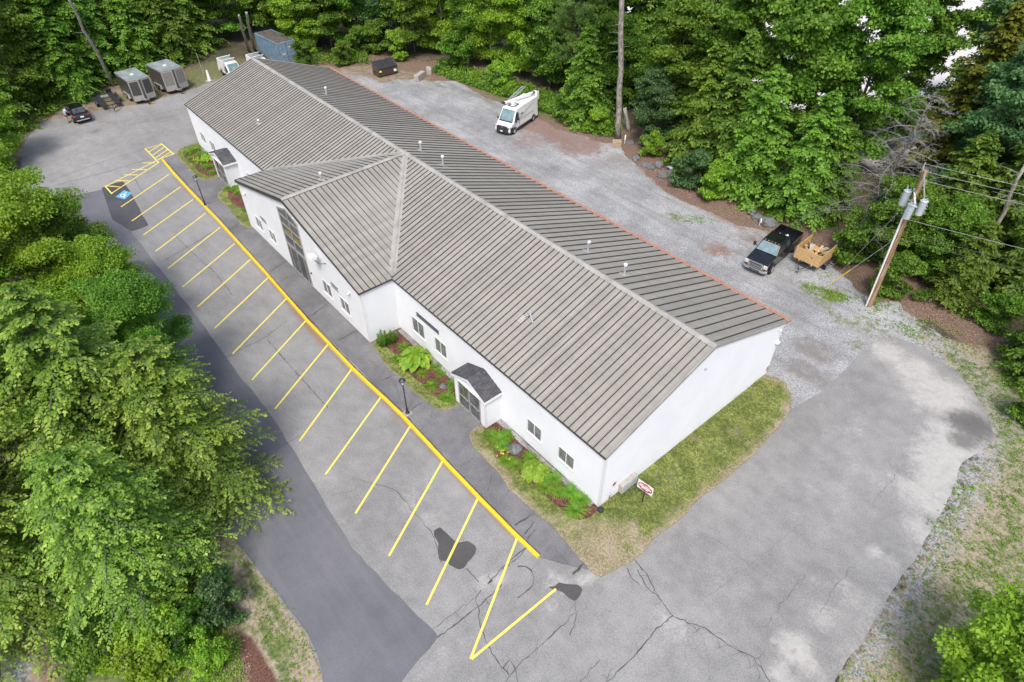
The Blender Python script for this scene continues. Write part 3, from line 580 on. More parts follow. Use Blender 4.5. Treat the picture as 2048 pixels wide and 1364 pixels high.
def walls(m):
    # solid cores slightly inside the clapboards
    m.prism([(0.01, -.01, 0), (0.01, -W + .01, 0), (0.01, -W + .01, HE - .05), (0.01, -W / 2, HR - .06), (0.01, -.01, HE - .05)], (L - .02, 0, 0))
    m.prism([(XB + .01, WP - .01, 0), (XA - .01, WP - .01, 0), (XA - .01, WP - .01, HE - .07), (XM, WP - .01, 6.56), (XB + .01, WP - .01, HE - .07)], (0, -WP - 3, 0))
    siding(m, (0, 0, 0), (1, 0, 0), (0, 1, 0), lambda z: (0, XB), .12, HE - .02)
    siding(m, (0, 0, 0), (1, 0, 0), (0, 1, 0), lambda z: (XA, L), .12, HE - .02)
    g = lambda z: (0 if z < HE - .05 else (z - HE + .05) / (HR - HE) * W / 2, W if z < HE - .05 else W - (z - HE + .05) / (HR - HE) * W / 2)
    siding(m, (0, 0, 0), (0, -1, 0), (-1, 0, 0), g, .12, HR - .1)
    siding(m, (L, 0, 0), (0, -1, 0), (1, 0, 0), g, .12, HR - .1)
    siding(m, (0, -W, 0), (1, 0, 0), (0, -1, 0), lambda z: (0, L), .12, HE - .02)
    siding(m, (XB, 0, 0), (0, 1, 0), (-1, 0, 0), lambda z: (0, WP), .12, HE - .05)
    siding(m, (XA, 0, 0), (0, 1, 0), (1, 0, 0), lambda z: (0, WP), .12, HE - .05)
    k = (XA - XB) / 2; gg = lambda z: (XB if z < HE - .08 else XB + (z - HE + .08) / (6.60 - HE) * k, XA if z < HE - .08 else XA - (z - HE + .08) / (6.60 - HE) * k)
    siding(m, (0, WP, 0), (1, 0, 0), (0, 1, 0), gg, .12, 6.45)
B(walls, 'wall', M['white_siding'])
for x, y, sx, sy in ((0, 0, -1, 1), (0, -W, -1, -1), (L, 0, 1, 1), (XB, WP, -1, 1), (XA, WP, 1, 1)):
    B(lambda m: [m.bb(min(x, x + sx * .035), max(x, x + sx * .035), min(y - sy * .1, y + sy * .035), max(y - sy * .1, y + sy * .035), .1, HE - .08),
        m.bb(min(x, x - sx * .1), max(x, x - sx * .1), min(y, y + sy * .033), max(y, y + sy * .033), .1, HE - .083)], 'corner_trim', M['white_trim'])
B(lambda m: m.bb(XB - .05, XB - .001, .0, .06, .1, HE - .08), 'corner_trim', M['white_trim'])
def found(m):
    m.bb(.02, L - .02, -.004, .014, 0, .118); m.bb(-.012, .003, -W, 0, 0, .118); m.bb(XB + .02, XA - .02, WP - .005, WP + .012, 0, .118); m.bb(XB - .012, XB + .004, .01, WP, 0, .118)
B(found, 'foundation', M['concrete'])
SL = (HR - HE) / (W / 2)
zf = lambda y: HE - SL * y                        # front slope, y<=0
zb = lambda y: HE + SL * (y + W)                  # back slope
zw_r = lambda x: HE + (x - XB) / (XM - XB) * (6.72 - HE); zw_l = lambda x: HE + (XA - x) / (XA - XM) * (6.72 - HE)
OV, OB, OW = .12, .32, .16
VR = lambda y: XB + (-y) / (W / 2) * (XM - XB); VL = lambda y: XA - (-y) / (W / 2) * (XA - XM)
def thick(m, pts, t=.05): m.prism(pts, (0, 0, -t))
def roof_front(m):
    e = .06
    thick(m, [(-e, OV, zf(OV) + .05), (XB, OV, zf(OV) + .05), (XB, 0, zf(0) + .05), (XM, -W / 2, HR + .05), (-e, -W / 2, HR + .05)])
    thick(m, [(L + e, OV, zf(OV) + .05), (L + e, -W / 2, HR + .05), (XM, -W / 2, HR + .05), (XA, 0, zf(0) + .05), (XA, OV, zf(OV) + .05)])
def seams_front(m):
    x = .32
    while x < L:
        y0 = OV
        if XB < x < XM: y0 = -(x - XB) / (XM - XB) * W / 2 - .28
        elif XM <= x < XA: y0 = -(XA - x) / (XA - XM) * W / 2 - .28
        if y0 > -W / 2 + .3:
            a, b = Vector((x, y0, zf(y0) + .052)), Vector((x, -W / 2 + .16, zf(-W / 2 + .16) + .052))
            m.add([a + Vector(v) for v in ((-.026, 0, 0), (.026, 0, 0), (.016, 0, .055), (-.016, 0, .055))] + [b + Vector(v) for v in ((-.026, 0, 0), (.026, 0, 0), (.016, 0, .055), (-.016, 0, .055))], [(0, 1, 2, 3), (4, 7, 6, 5), (1, 5, 6, 2), (0, 3, 7, 4), (3, 2, 6, 7)])
        x += .4165
def roof_back(m): thick(m, [(-.06, -W / 2, HR + .05), (L + .06, -W / 2, HR + .05), (L + .06, -W - OB, zb(-W - OB) + .05), (-.06, -W - OB, zb(-W - OB) + .05)])
def seams_back(m):
    x = .22
    while x < L:
        y0, y1 = -W - OB, -W / 2 - .16
        a, b = Vector((x, y0, zb(y0) + .052)), Vector((x, y1, zb(y1) + .052))
        m.add([a + Vector(v) for v in ((-.03, 0, 0), (.03, 0, 0), (.02, 0, .06), (-.02, 0, .06))] + [b + Vector(v) for v in ((-.03, 0, 0), (.03, 0, 0), (.02, 0, .06), (-.02, 0, .06))], [(0, 1, 2, 3), (4, 7, 6, 5), (1, 5, 6, 2), (0, 3, 7, 4), (3, 2, 6, 7)])
        x += .628
def roof_wing(m):
    yf = WP + OW
    thick(m, [(XB - .1, yf, HE - .02), (XM, yf, 6.72), (XM, -W / 2 + .02, HR + .06), (XB, 0, HE + .055), (XB - .1, 0, HE - .02)])
    thick(m, [(XA + .1, yf, HE - .02), (XA + .1, 0, HE - .02), (XA, 0, HE + .055), (XM, -W / 2 + .02, HR + .06), (XM, yf, 6.72)])
def zwing(x, y):
    t = abs(x - XM) / (XM - XB); zr = 6.72 + (WP + OW - y) / (WP + OW + W / 2) * (HR + .06 - 6.72)
    return HE + .02 + (zr - HE - .02) * (1 - t)
def seams_wing(m):
    y = WP + OW - .38
    while y > -W / 2 + .5:
        for s, XE in ((1, XB), (-1, XA)):
            x0 = XE - s * .1
            if y < 0: x0 = XE + s * ((-y) / (W / 2) * abs(XM - XE) + .3)
            x1 = XM - s * .17
            if (x1 - x0) * s > .2:
                a, b = Vector((x0, y, zwing(x0, y) + .012)), Vector((x1, y, zwing(x1, y) + .012))
                q = ((0, -.026, -.03), (0, .026, -.03), (0, .016, .055), (0, -.016, .055))
                m.add([a + Vector(v) for v in q] + [b + Vector(v) for v in q], [(0, 1, 2, 3), (4, 7, 6, 5), (1, 5, 6, 2), (0, 3, 7, 4), (3, 2, 6, 7)])
        y -= .4165
rf = B(roof_front, 'roof', M['roof']); rb = B(roof_back, 'roof', M['roof']); rw = B(roof_wing, 'roof', M['roof'])
B(seams_front, 'roof_seams', M['seam'], parent=rf); B(seams_back, 'roof_seams', M['seam'], parent=rb); B(seams_wing, 'roof_seams', M['seam'], parent=rw)
def caps(m):
    w = .24
    m.prism([(-.1, -W / 2 - w, zb(-W / 2 - w) + .10), (-.1, -W / 2, HR + .13), (-.1, -W / 2 + w, zf(-W / 2 + w) + .10), (-.1, -W / 2 + w, zf(-W / 2 + w) + .06), (-.1, -W / 2 - w, zb(-W / 2 - w) + .06)], (L + .2, 0, 0))
    yf = WP + OW + .03
    m.add([(XM - .22, yf, zwing(XM - .22, yf) + .07), (XM, yf, 6.84), (XM + .22, yf, zwing(XM + .22, yf) + .07), (XM - .22, -W / 2 + .2, zwing(XM - .22, -W / 2 + .2) + .08), (XM, -W / 2 + .1, HR + .15), (XM + .22, -W / 2 + .2, zwing(XM + .22, -W / 2 + .2) + .08)], [(0, 1, 4, 3), (1, 2, 5, 4)])
def valleys(m):
    for XE, s in ((XB, 1), (XA, -1)):
        a = Vector((XE, .02, HE + .07)); b = Vector((XM, -W / 2, HR + .085)); d = (b - a).normalized(); n = Vector((-d.y, d.x, 0)).normalized()
        k = n * .27; zz = Vector((0, 0, .035))
        m.add([a - k + zz, a + zz * .3, a + k + zz, b - k + zz, b + zz * .3, b + k + zz], [(0, 1, 4, 3), (1, 2, 5, 4)])
        m.box(a.lerp(b, .5) + zz, ((b - a).length, .05, .05), math.atan2(d.y, d.x), -math.asin(d.z))
B(caps, 'ridge_cap', M['cap'], parent=rf); B(valleys, 'valley_flashing', M['cap'], parent=rw)
def rakes(x):
    return lambda m: m.prism([(x, OV, zf(OV) + .11), (x, -W / 2, HR + .12), (x, -W - OB, zb(-W - OB) + .11), (x, -W - OB, zb(-W - OB) - .06), (x, -W / 2, HR - .08), (x, OV, zf(OV) - .06)], (.05, 0, 0))
def fasc(m):
    yf = WP + OW
    m.prism([(XB - .12, yf, HE + .03), (XM, yf, 6.78), (XA + .12, yf, HE + .03), (XA + .12, yf, HE - .2), (XM, yf, 6.50), (XB - .12, yf, HE - .12)], (0, .04, 0))
    m.bb(-.1, XB - .1, OV, OV + .035, zf(OV) - .06, zf(OV) + .055); m.bb(XA + .12, L + .1, OV, OV + .035, zf(OV) - .06, zf(OV) + .055)
    m.bb(XB - .14, XB - .1, .14, yf + .002, HE - .1, HE + .01); m.bb(XA + .1, XA + .14, .14, yf + .002, HE - .18, HE + .01)
B(rakes(-.11), 'rake_trim', M['cap'], parent=rf); B(rakes(L + .06), 'rake_trim', M['cap'], parent=rf); B(fasc, 'fascia', M['fascia'])
def soff(m):
    m.prism([(-.05, -W - .01, HE - .3), (-.05, -W - OB + .03, zb(-W - OB) - .06), (-.05, -W - OB + .03, zb(-W - OB) + .0), (-.05, -W + .4, HE + .0), (-.05, -W + .4, HE - .3)], (L + .1, 0, 0))
B(soff, 'eave_soffit', M['white_trim'])
def gut(m):
    z = zb(-W - OB); n = 90
    for i in range(n):
        x0, x1 = -.12 + (L + .2) * i / n, -.12 + (L + .2) * (i + 1) / n; h = rnd.uniform(0, .035); w = rnd.uniform(-.02, .03)
        m.bb(x0, x1, -W - OB - .27 - w, -W - OB - .005, z - .07, z + .055 + h)
B(gut, 'gutter', M['rust'])
# windows: frame, two panes and a mullion, on the front wall (normal +y)
def window(x0, x1, z0, z1, y=0.0, label=None):
    fw = .04
    def fr(m):
        for a, b, c, d in ((x0 - fw, x1 + fw, z1, z1 + fw), (x0 - fw, x1 + fw, z0 - fw, z0), (x0 - fw, x0, z0, z1), (x1, x1 + fw, z0, z1), ((x0 + x1) / 2 - .016, (x0 + x1) / 2 + .016, z0, z1)): m.bb(a, b, y, y + .065, c, d)
        m.bb(x0 - .09, x1 + .09, y, y + .10, z0 - .10, z0 - fw - .002)
    f = B(fr, 'window', M['white_trim'], .006)
    B(lambda m: m.bb(x0, x1, y + .012, y + .028, z0, z1), 'window_pane', M['glass'], parent=f)
    def bl(m):
        pass
    return f
for x0, x1, z0, z1, y in ((4.45, 5.52, 1.22, 2.2, 0), (1.95, 3.05, 1.25, 2.18, 0), (15.55, 16.85, 1.1, 2.3, 0), (13.15, 14.3, 1.12, 2.25, 0), (53.0, 54.1, 1.2, 2.15, 0), (50.5, 51.6, 1.15, 2.15, 0), (41.6, 42.8, 1.2, 2.2, 0),
                          (34.7, 35.8, 1.0, 2.0, WP), (32.25, 33.25, 1.05, 1.98, WP), (23.4, 24.55, .98, 2.05, WP), (20.92, 22.05, .98, 2.02, WP)): window(x0, x1, z0, z1, y)
# the tall glazed entrance
def glazing(m):
    y = WP + .03
    for x0, x1, z0, z1 in ((26.7, 26.8, .1, 5.35), (29.72, 29.82, .1, 5.35), (28.19, 28.29, 2.55, 5.85), (26.8, 29.72, 2.38, 2.62), (26.8, 29.72, 3.36, 3.44), (26.8, 29.72, 4.16, 4.24), (26.8, 29.72, 4.95, 5.03), (27.1, 27.17, .1, 2.38), (28.22, 28.28, .1, 2.38), (29.32, 29.4, .1, 2.38), (26.8, 29.72, .1, .2)):
        m.bb(x0, x1, y - .02, y + .05, z0, z1)
    m.prism([(26.66, y - .02, 5.33), (26.66, y - .02, 5.43), (28.24, y - .02, 5.93), (29.86, y - .02, 5.43), (29.86, y - .02, 5.33), (28.24, y - .02, 5.83)], (0, .075, 0))
gz = B(glazing, 'entrance_glazing', M['alu'])
def gpane(m): m.prism([(26.75, WP + .02, .1), (29.78, WP + .02, .1), (29.78, WP + .02, 5.36), (28.24, WP + .02, 5.86), (26.75, WP + .02, 5.36)], (0, .015, 0))
B(gpane, 'window_pane', M['glass'], parent=gz)
B(lambda m: [m.cyl((x, WP + .13, .7), (x, WP + .13, 1.5), .02, 8) for x in (28.1, 28.4)], 'door_handle', M['chrome'], parent=gz)
# entrance porches
def porch(x0, x1, peakx):
    d = 1.12; ze, zr = 2.48, 3.05
    def body(m):
        m.prism([(x0 + .02, d - .02, 0), (x1 - .02, d - .02, 0), (x1 - .02, d - .02, ze - .06), (peakx, d - .02, zr - .12), (x0 + .02, d - .02, ze - .06)], (0, -d, 0))
        ext = lambda z: (x0, x1) if z < ze - .06 else (x0 + (z - ze + .06) / (zr - ze) * (peakx - x0), x1 - (z - ze + .06) / (zr - ze) * (x1 - peakx))
        siding(m, (0, d, 0), (1, 0, 0), (0, 1, 0), ext, .1, zr - .1)
        siding(m, (x0, 0, 0), (0, 1, 0), (-1, 0, 0), lambda z: (0, d), .1, ze - .02); siding(m, (x1, 0, 0), (0, 1, 0), (1, 0, 0), lambda z: (0, d), .1, ze - .02)
        for x in (x0, x1): m.bb(x - .04, x + .04, d - .06, d + .045, .08, ze - .05)
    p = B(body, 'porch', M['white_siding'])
    def rfn(m):
        y0, y1 = .005, d + .14
        for a, b in ((x0 - .16, peakx), (x1 + .16, peakx)):
            m.prism([(a, y0, ze - .07), (a, y1, ze - .07), (b, y1, zr + .02), (b, y0, zr + .02)], (0, 0, .07))
    B(rfn, 'porch_roof', M['shingle'], parent=p)
    def tr(m):
        y1 = d + .141; m.prism([(x0 - .17, y1, ze - .10), (peakx, y1, zr - .01), (x1 + .17, y1, ze - .10), (x1 + .17, y1, ze - .22), (peakx, y1, zr - .14), (x0 - .17, y1, ze - .22)], (0, .03, 0))
        for x in (x0 - .19, x1 + .165): m.bb(x, x + .025, .01, y1, ze - .2, ze - .03)
        m.bb(x0 - .16, x1 + .16, d + .0, d + .14, ze - .2, ze - .19)
    B(tr, 'porch_trim', M['white_trim'], parent=p)
    a, b = x0 + .42, x1 - .36
    def dr(m):
        y = d + .02
        for q in ((a, a + .07, .12, 2.12), (b - .07, b, .12, 2.12), ((a + b) / 2 - .06, (a + b) / 2 + .06, .12, 2.12), (a, b, 2.12, 2.2), (a, b, .08, .2), (a, b, 1.05, 1.11)): m.bb(q[0], q[1], y, y + .045, q[2], q[3])
    B(dr, 'porch_door', M['alu'], parent=p); B(lambda m: m.bb(a, b, d + .014, d + .03, .1, 2.15), 'porch_door_glass', M['glass'], parent=p)
porch(7.92, 10.74, 9.3); porch(45.0, 48.05, 46.5)
# things fixed to the walls
def signb(x0, x1, z0, z1, y, mt, lab):
    s = B(lambda m: m.bb(x0, x1, y + .02, y + .05, z0, z1), 'sign_board', mt, .005); s['label'] = lab
    B(lambda m: [m.bb(x0 - .02, x1 + .02, y + .015, y + .056, a, b) for a, b in ((z1, z1 + .02), (z0 - .02, z0))], 'sign_edge', M['plastic'], parent=s)
signb(13.8, 16.2, 2.74, 3.0, 0, M['slate'], 'long slate blue sign board under the eave'); signb(22.15, 23.1, 2.3, 2.56, WP, M['steel'], 'small grey sign board'); signb(33.45, 34.45, 2.3, 2.52, WP, M['steel'], 'small grey sign board')
def flood(m): m.box((24.1, WP + .5, 4.35), (.62, .42, .26), 0, 0, R(18)); 
fl = B(flood, 'floodlight', M['white_plain'], .02); B(lambda m: m.tube([(23.2, WP + .02, 4.05), (23.5, WP + .35, 4.0), (23.95, WP + .45, 4.1)], .025, 6), 'floodlight_arm', M['plastic'], parent=fl)
def camd(x, z, y): 
    o = B(lambda m: [m.bb(x - .08, x + .08, y + .01, y + .12, z, z + .12), m.sphere((x, y + .14, z - .02), .09, 10, 6)], 'security_camera', M['white_plain'])
    B(lambda m: m.sphere((x, y + .14, z - .09), .055, 8, 5), 'camera_dome', M['plastic'], parent=o)
camd(20.35, 3.25, WP); camd(36.6, 3.6, WP)
B(lambda m: m.sphere((26.35, WP + .06, 1.55), .07, 8, 6), 'doorbell_lamp', M['plastic'])
def wallunit(m):
    m.bb(-.30, -.01, -2.62, -1.4, .22, .82)
wu = B(wallunit, 'air_conditioner', mat('beige_metal', (.42, .40, .37), .5), .015)
B(lambda m: [m.bb(-.325, -.302, -2.58 + .0, -1.44, .27 + i * .055, .295 + i * .055) for i in range(9)], 'air_conditioner_grille', M['steel'], parent=wu)
def star(m):
    c = Vector((-.03, -1.0, 1.2)); pts = []
    for i in range(10):
        r = .2 if i % 2 == 0 else .085; t = PI / 2 + i * PI / 5; pts.append(c + Vector((0, r * math.cos(t), r * math.sin(t))))
    m.add([c + Vector((-.05, 0, 0))] + pts + [c + Vector((.02, 0, 0))], [(0, 1 + i, 1 + (i + 1) % 10) for i in range(10)] + [(11, 1 + (i + 1) % 10, 1 + i) for i in range(10)])
B(star, 'star_ornament', mat('barn_red', (.22, .035, .03), .5))
B(lambda m: [m.cyl((-.02, -.62, .72), (-.16, -.62, .70), .045, 8), m.tube([(-.12, -.72, .72), (-.13, -.72, .35)], .02, 6)], 'water_tap', M['steel'])
B(lambda m: m.sphere((-.09, -.72, .32), .06, 8, 6), 'hose_valve', M['red'])
B(lambda m: m.tube([(-.02, -14.6, 4.02), (-.14, -14.7, 4.0), (-.16, -14.85, 3.6), (-.05, -14.9, 3.3)], .03, 6), 'cable_bracket', M['white_plain']); B(lambda m: m.bb(-.2, -.01, -15.06, -14.8, 2.8, 2.92), 'junction_box', M['white_plain']); B(lambda m: m.bb(-.12, -.01, -15.05, -14.9, .5, .8), 'meter_box', M['conc_tan'])
B(lambda m: m.box((-.08, -7.1, 5.6), (.1, .08, .05), 0, .4), 'wall_lamp', M['steel'])
# roof vents
def vent(x, y, h, z, mt_base=M['alu'], bend=False):
    def f(m): m.cyl((x, y, z), (x, y, z + h), .075, 10); 
    o = B(f, 'vent_pipe', M['steel'])
    def c(m):
        if bend: m.tube([(x, y, z + h), (x, y, z + h + .06), (x - .06, y + .02, z + h + .12), (x - .16, y + .05, z + h + .08)], .085, 10)
        else: m.cyl((x, y, z + h), (x, y, z + h + .1), .115, 12); m.sphere((x, y, z + h + .1), (.11, .11, .05), 10, 4)
    B(c, 'vent_cap', M['white_plain'], parent=o)
    s = -SL if y > -W / 2 else SL
    B(lambda m: m.box((x, y, z + .075), (.62, .42, .02), 0, 0, math.atan(s)), 'vent_flashing', M['concrete'], parent=o)
for x, y, h in ((43.87, -9.2, .62), (28.75, -9.25, .72), (25.6, -9.1, .72), (7.47, -9.1, .72)): vent(x, y, h, zb(y))
vent(10.56, -9.2, .72, zb(-9.2), bend=True)
vent(29.2, -1.0, .55, zwing(29.2, -1.0) - .05); vent(44.5, -2.7, .3, zf(-2.7))
def broken(m):
    z = zf(-3.1) + .12
    m.box((8.9, -3.1, z + .05), (.09, .9, .03), R(62), 0, R(-10)); m.box((9.1, -2.95, z + .1), (.03, .03, .3), 0, .5); m.cyl((9.15, -2.9, z), (9.0, -3.0, z + .22), .03, 6); m.cyl((9.2, -3.1, z), (9.05, -2.9, z + .16), .03, 6)
an = B(broken, 'antenna_mount', M['steel']); B(lambda m: m.box((9.35, -2.75, zf(-2.75) + .07), (.5, .5, .02), 0, 0, -math.atan(SL)), 'mount_flashing', M['concrete'], parent=an)

# ------------------------------------------------------------------ vegetation
def quads_mesh(name, V, tint, m):
    """V: (n,4,3) leaf quads, tint: (n,) per leaf"""
    n = len(V); me = bpy.data.meshes.new(name)
    me.vertices.add(n * 4); me.vertices.foreach_set('co', np.ascontiguousarray(V, dtype=np.float32).ravel())
    me.loops.add(n * 4); me.loops.foreach_set('vertex_index', np.arange(n * 4, dtype=np.int32))
    me.polygons.add(n); me.polygons.foreach_set('loop_start', np.arange(0, n * 4, 4, dtype=np.int32))
    at = me.attributes.new('tint', 'FLOAT', 'FACE'); at.data.foreach_set('value', np.clip(tint, 0, 1).astype(np.float32))
    me.update(calc_edges=True); me.materials.append(m); return me
def unit(v): return v / np.maximum(np.linalg.norm(v, axis=-1, keepdims=True), 1e-9)
def leaf(C, D, N, Ls, Ws, fold=.18):
    """rhombic leaves: centre, direction, normal, length, width"""
    D = unit(D); S = unit(np.cross(N, D)); N = np.cross(D, S); Ls = np.broadcast_to(Ls, (len(C),))[:, None]; Ws = np.broadcast_to(Ws, (len(C),))[:, None]
    return np.stack([C - D * Ls / 2, C + S * Ws / 2 + N * Ws * fold - D * Ls * .05, C + D * Ls / 2 - N * Ls * .08, C - S * Ws / 2 + N * Ws * fold - D * Ls * .05], 1)
def limb_pts(r, p, d, L, n=5, up=.12, wob=.16):
    pts = [np.array(p, float)]; d = np.array(d, float)
    for i in range(n):
        d = d + r.normal(0, wob, 3) + np.array([0, 0, up]); d /= np.linalg.norm(d); pts.append(pts[-1] + d * L / n)
    return pts
def broadleaf(seed, H, Rr, leaves, ls, flat=.38, low=.12, clumps=120, asp=.72, gap=1.0):
    """rounded deciduous tree; returns trunk MB and leaf quads"""
    r = np.random.default_rng(seed); mb = MB(); mb.smooth = True
    n = 9; tr = [np.array([0, 0, 0.])]; lean = r.normal(0, .03, 2)
    for i in range(n): tr.append(np.array([lean[0] * H * (i + 1) / n + r.normal(0, .07), lean[1] * H * (i + 1) / n + r.normal(0, .07), H * .93 * (i + 1) / n]))
    r0 = .011 * H + .05; mb.tube(tr, [r0 * (1 - .9 * (i / n) ** .8) for i in range(n + 1)], 8)
    cents = []
    nl = int(13 + H * .8)
    for k in range(nl):
        t = low + (1 - low) * (k + r.random()) / nl; z = t * H * .9; f = min(n - 1, int(t * n)); p = tr[f] + (tr[f + 1] - tr[f]) * (t * n - f); a = k * 2.4 + r.normal(0, .3)
        prof = math.sin(PI * min(1, (t * .86 + .12))) ** .6; Lb = Rr * prof * r.uniform(.75, 1.12) * (1.0 if t < .85 else .7)
        d = np.array([math.cos(a), math.sin(a), .25 + t * .6]); lp = limb_pts(r, p, d / np.linalg.norm(d), Lb, 5, .04)
        mb.tube(lp, [max(.012, r0 * .38 * (1 - t * .5) * (1 - i / 5.5)) for i in range(6)], 5, False)
        for j in range(2, 6):
            cents.append(lp[j] + r.normal(0, .15, 3))
            for _ in range(2):
                a2 = r.uniform(0, 2 * PI); e = lp[j] + np.array([math.cos(a2), math.sin(a2), r.uniform(-.25, .35)]) * Rr * r.uniform(.12, .3)
                mb.tube([lp[j], (lp[j] + e) / 2 + r.normal(0, .06, 3), e], [.02, .014, .008], 4, False); cents.append(e)
    cents.append(tr[-1]); cents = np.array(cents)
    if len(cents) > clumps: cents = cents[r.permutation(len(cents))[:clumps]]
    nc = len(cents); per = leaves // nc; cr_ = Rr * .19 * r.uniform(.7, 1.35, nc) + .12
    idx = np.repeat(np.arange(nc), per); N0 = len(idx)
    u = unit(r.normal(0, 1, (N0, 3))); rad = r.random(N0) ** .45
    off = u * rad[:, None] * np.stack([cr_[idx], cr_[idx], cr_[idx] * flat], 1) * gap; off[:, 2] -= (off[:, 0] ** 2 + off[:, 1] ** 2) / (cr_[idx] + .2) * .22
    C = cents[idx] + off; Nn = unit(np.stack([off[:, 0] * .8, off[:, 1] * .8, np.full(N0, .55)], 1) + r.normal(0, .38, (N0, 3)))
    D = unit(np.stack([off[:, 0], off[:, 1], -.25 - 0 * off[:, 2]], 1) + r.normal(0, .45, (N0, 3)))
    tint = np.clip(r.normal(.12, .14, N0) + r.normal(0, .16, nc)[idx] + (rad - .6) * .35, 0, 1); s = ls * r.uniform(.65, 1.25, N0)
    return mb, leaf(C, D, Nn, s, s * asp), tint
def hemlock(seed, H, Rr, ls, nb=170, ns=12, nf=10, low=.06, droop=.3, power=.8, tipk=1.0):
    r = np.random.default_rng(seed); mb = MB(); mb.smooth = True; n = 8
    tr = [np.array([r.normal(0, .04), r.normal(0, .04), H * i / n]) for i in range(n + 1)]; tr[0][:2] = 0
    r0 = .010 * H + .05; mb.tube(tr, [r0 * (1 - .93 * i / n) for i in range(n + 1)], 8)
    Cs, Ds, Ns, Ss, Ts = [], [], [], [], []
    for k in range(nb):
        t = low + (1 - low) * ((k + r.random()) / nb); z = t * H; a = k * 2.39996 + r.normal(0, .25)
        Lb = Rr * ((1 - t) ** power * .95 + .06) * r.uniform(.6, 1.18); dh = np.array([math.cos(a), math.sin(a), 0]); sd_ = np.array([-dh[1], dh[0], 0])
        s0 = r.uniform(.0, .28) + .25 * t; dr = droop * r.uniform(.7, 1.4); bend = r.normal(0, .14)
        pos = lambda q: np.array([0, 0, z]) + dh * (Lb * q) + sd_ * (Lb * bend * q * q) + np.array([0, 0, Lb * (s0 * q - dr * q * q)])
        if k % 2 == 0 or Lb > 1.2: mb.tube([pos(q) for q in (0, .35, .7, .97)], [max(.01, .018 + .01 * Lb * (1 - q)) for q in (0, .35, .7, .97)], 4, False)
        m = max(3, int(ns * (.35 + .65 * Lb / Rr)))
        for j in range(m):
            q = .16 + .84 * (j + r.random() * .6) / m; p = pos(q); sgn = 1 if j % 2 else -1
            tang = unit((pos(min(1.02, q + .03)) - pos(q - .03))[None])[0]; ang = r.uniform(.6, 1.05) * sgn * (1 if q < .93 else .2)
            sd3 = unit(np.cross([0, 0, 1], tang)[None])[0]; d = tang * math.cos(ang) + sd3 * math.sin(ang); Lf = (.36 * Lb * (1.12 - q * .78) + .14) * r.uniform(.7, 1.2)
            c = max(3, int(nf * (.4 + .8 * Lf / (.3 * Rr)))); s = (np.arange(c) + r.random(c) * .8) / c
            sg = np.where(np.arange(c) % 2, 1., -1.); nrm = unit((np.array([0, 0, 1.]) + dh * .25 + r.normal(0, .12, 3))[None])[0]; sd4 = np.cross(nrm, d)
            cen = p + d * (Lf * s)[:, None] + sd4 * (sg * ls * .42 * (1.1 - s * .6))[:, None] + np.array([0, 0, -1.]) * (Lf * .22 * s ** 2)[:, None] + r.normal(0, ls * .12, (c, 3))
            Dl = d[None] * .8 + sd4 * (sg * .75)[:, None] + np.array([0, 0, -.18]) + r.normal(0, .16, (c, 3))
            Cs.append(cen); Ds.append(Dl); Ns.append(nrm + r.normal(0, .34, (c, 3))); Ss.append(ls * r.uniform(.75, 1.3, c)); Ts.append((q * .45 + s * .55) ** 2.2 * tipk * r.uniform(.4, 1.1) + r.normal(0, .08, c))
    C, D, N, S, T_ = map(np.concatenate, (Cs, Ds, Ns, Ss, Ts))
    return mb, leaf(C, D, N, S, S * .62, .12), T_
def pine(seed, H, Rr, ls, nb=90, low=.3, tufts=26, need=20):
    r = np.random.default_rng(seed); mb = MB(); mb.smooth = True; n = 8
    tr = [np.array([r.normal(0, .05), r.normal(0, .05), H * i / n]) for i in range(n + 1)]; tr[0][:2] = 0
    r0 = .011 * H + .06; mb.tube(tr, [r0 * (1 - .9 * i / n) for i in range(n + 1)], 8); Cs = []
    for k in range(nb):
        t = low + (1 - low) * (k + r.random()) / nb; z = t * H; a = k * 2.4 + r.normal(0, .4); Lb = Rr * (math.sin(PI * (.2 + .75 * t)) ** .7) * r.uniform(.6, 1.15)
        lp = limb_pts(r, [0, 0, z], [math.cos(a), math.sin(a), .12], Lb, 5, .05, .08); mb.tube(lp, [max(.012, .05 * (1 - i / 5.5)) for i in range(6)], 4, False)
        for _ in range(tufts):
            q = r.uniform(.35, 1.0) * 5; f = min(4, int(q)); p = lp[f] + (lp[f + 1] - lp[f]) * (q - f); a2 = r.uniform(0, 2 * PI); rr = Lb * .24 * r.random() ** .5
            Cs.append(p + np.array([math.cos(a2) * rr, math.sin(a2) * rr, r.uniform(-.05, .22)]))
    C0 = np.array(Cs); idx = np.repeat(np.arange(len(C0)), need); D = unit(r.normal(0, 1, (len(idx), 3)) + np.array([0, 0, .6])); s = ls * r.uniform(.7, 1.2, len(idx))
    N = unit(r.normal(0, .6, (len(idx), 3)) + np.array([0, 0, 1.])); tint = np.clip(r.normal(.25, .12, len(C0))[idx] + D[:, 2] * .3, 0, 1)
    return mb, leaf(C0[idx] + D * s[:, None] * .5, D, N, s, s * .13, .0), tint
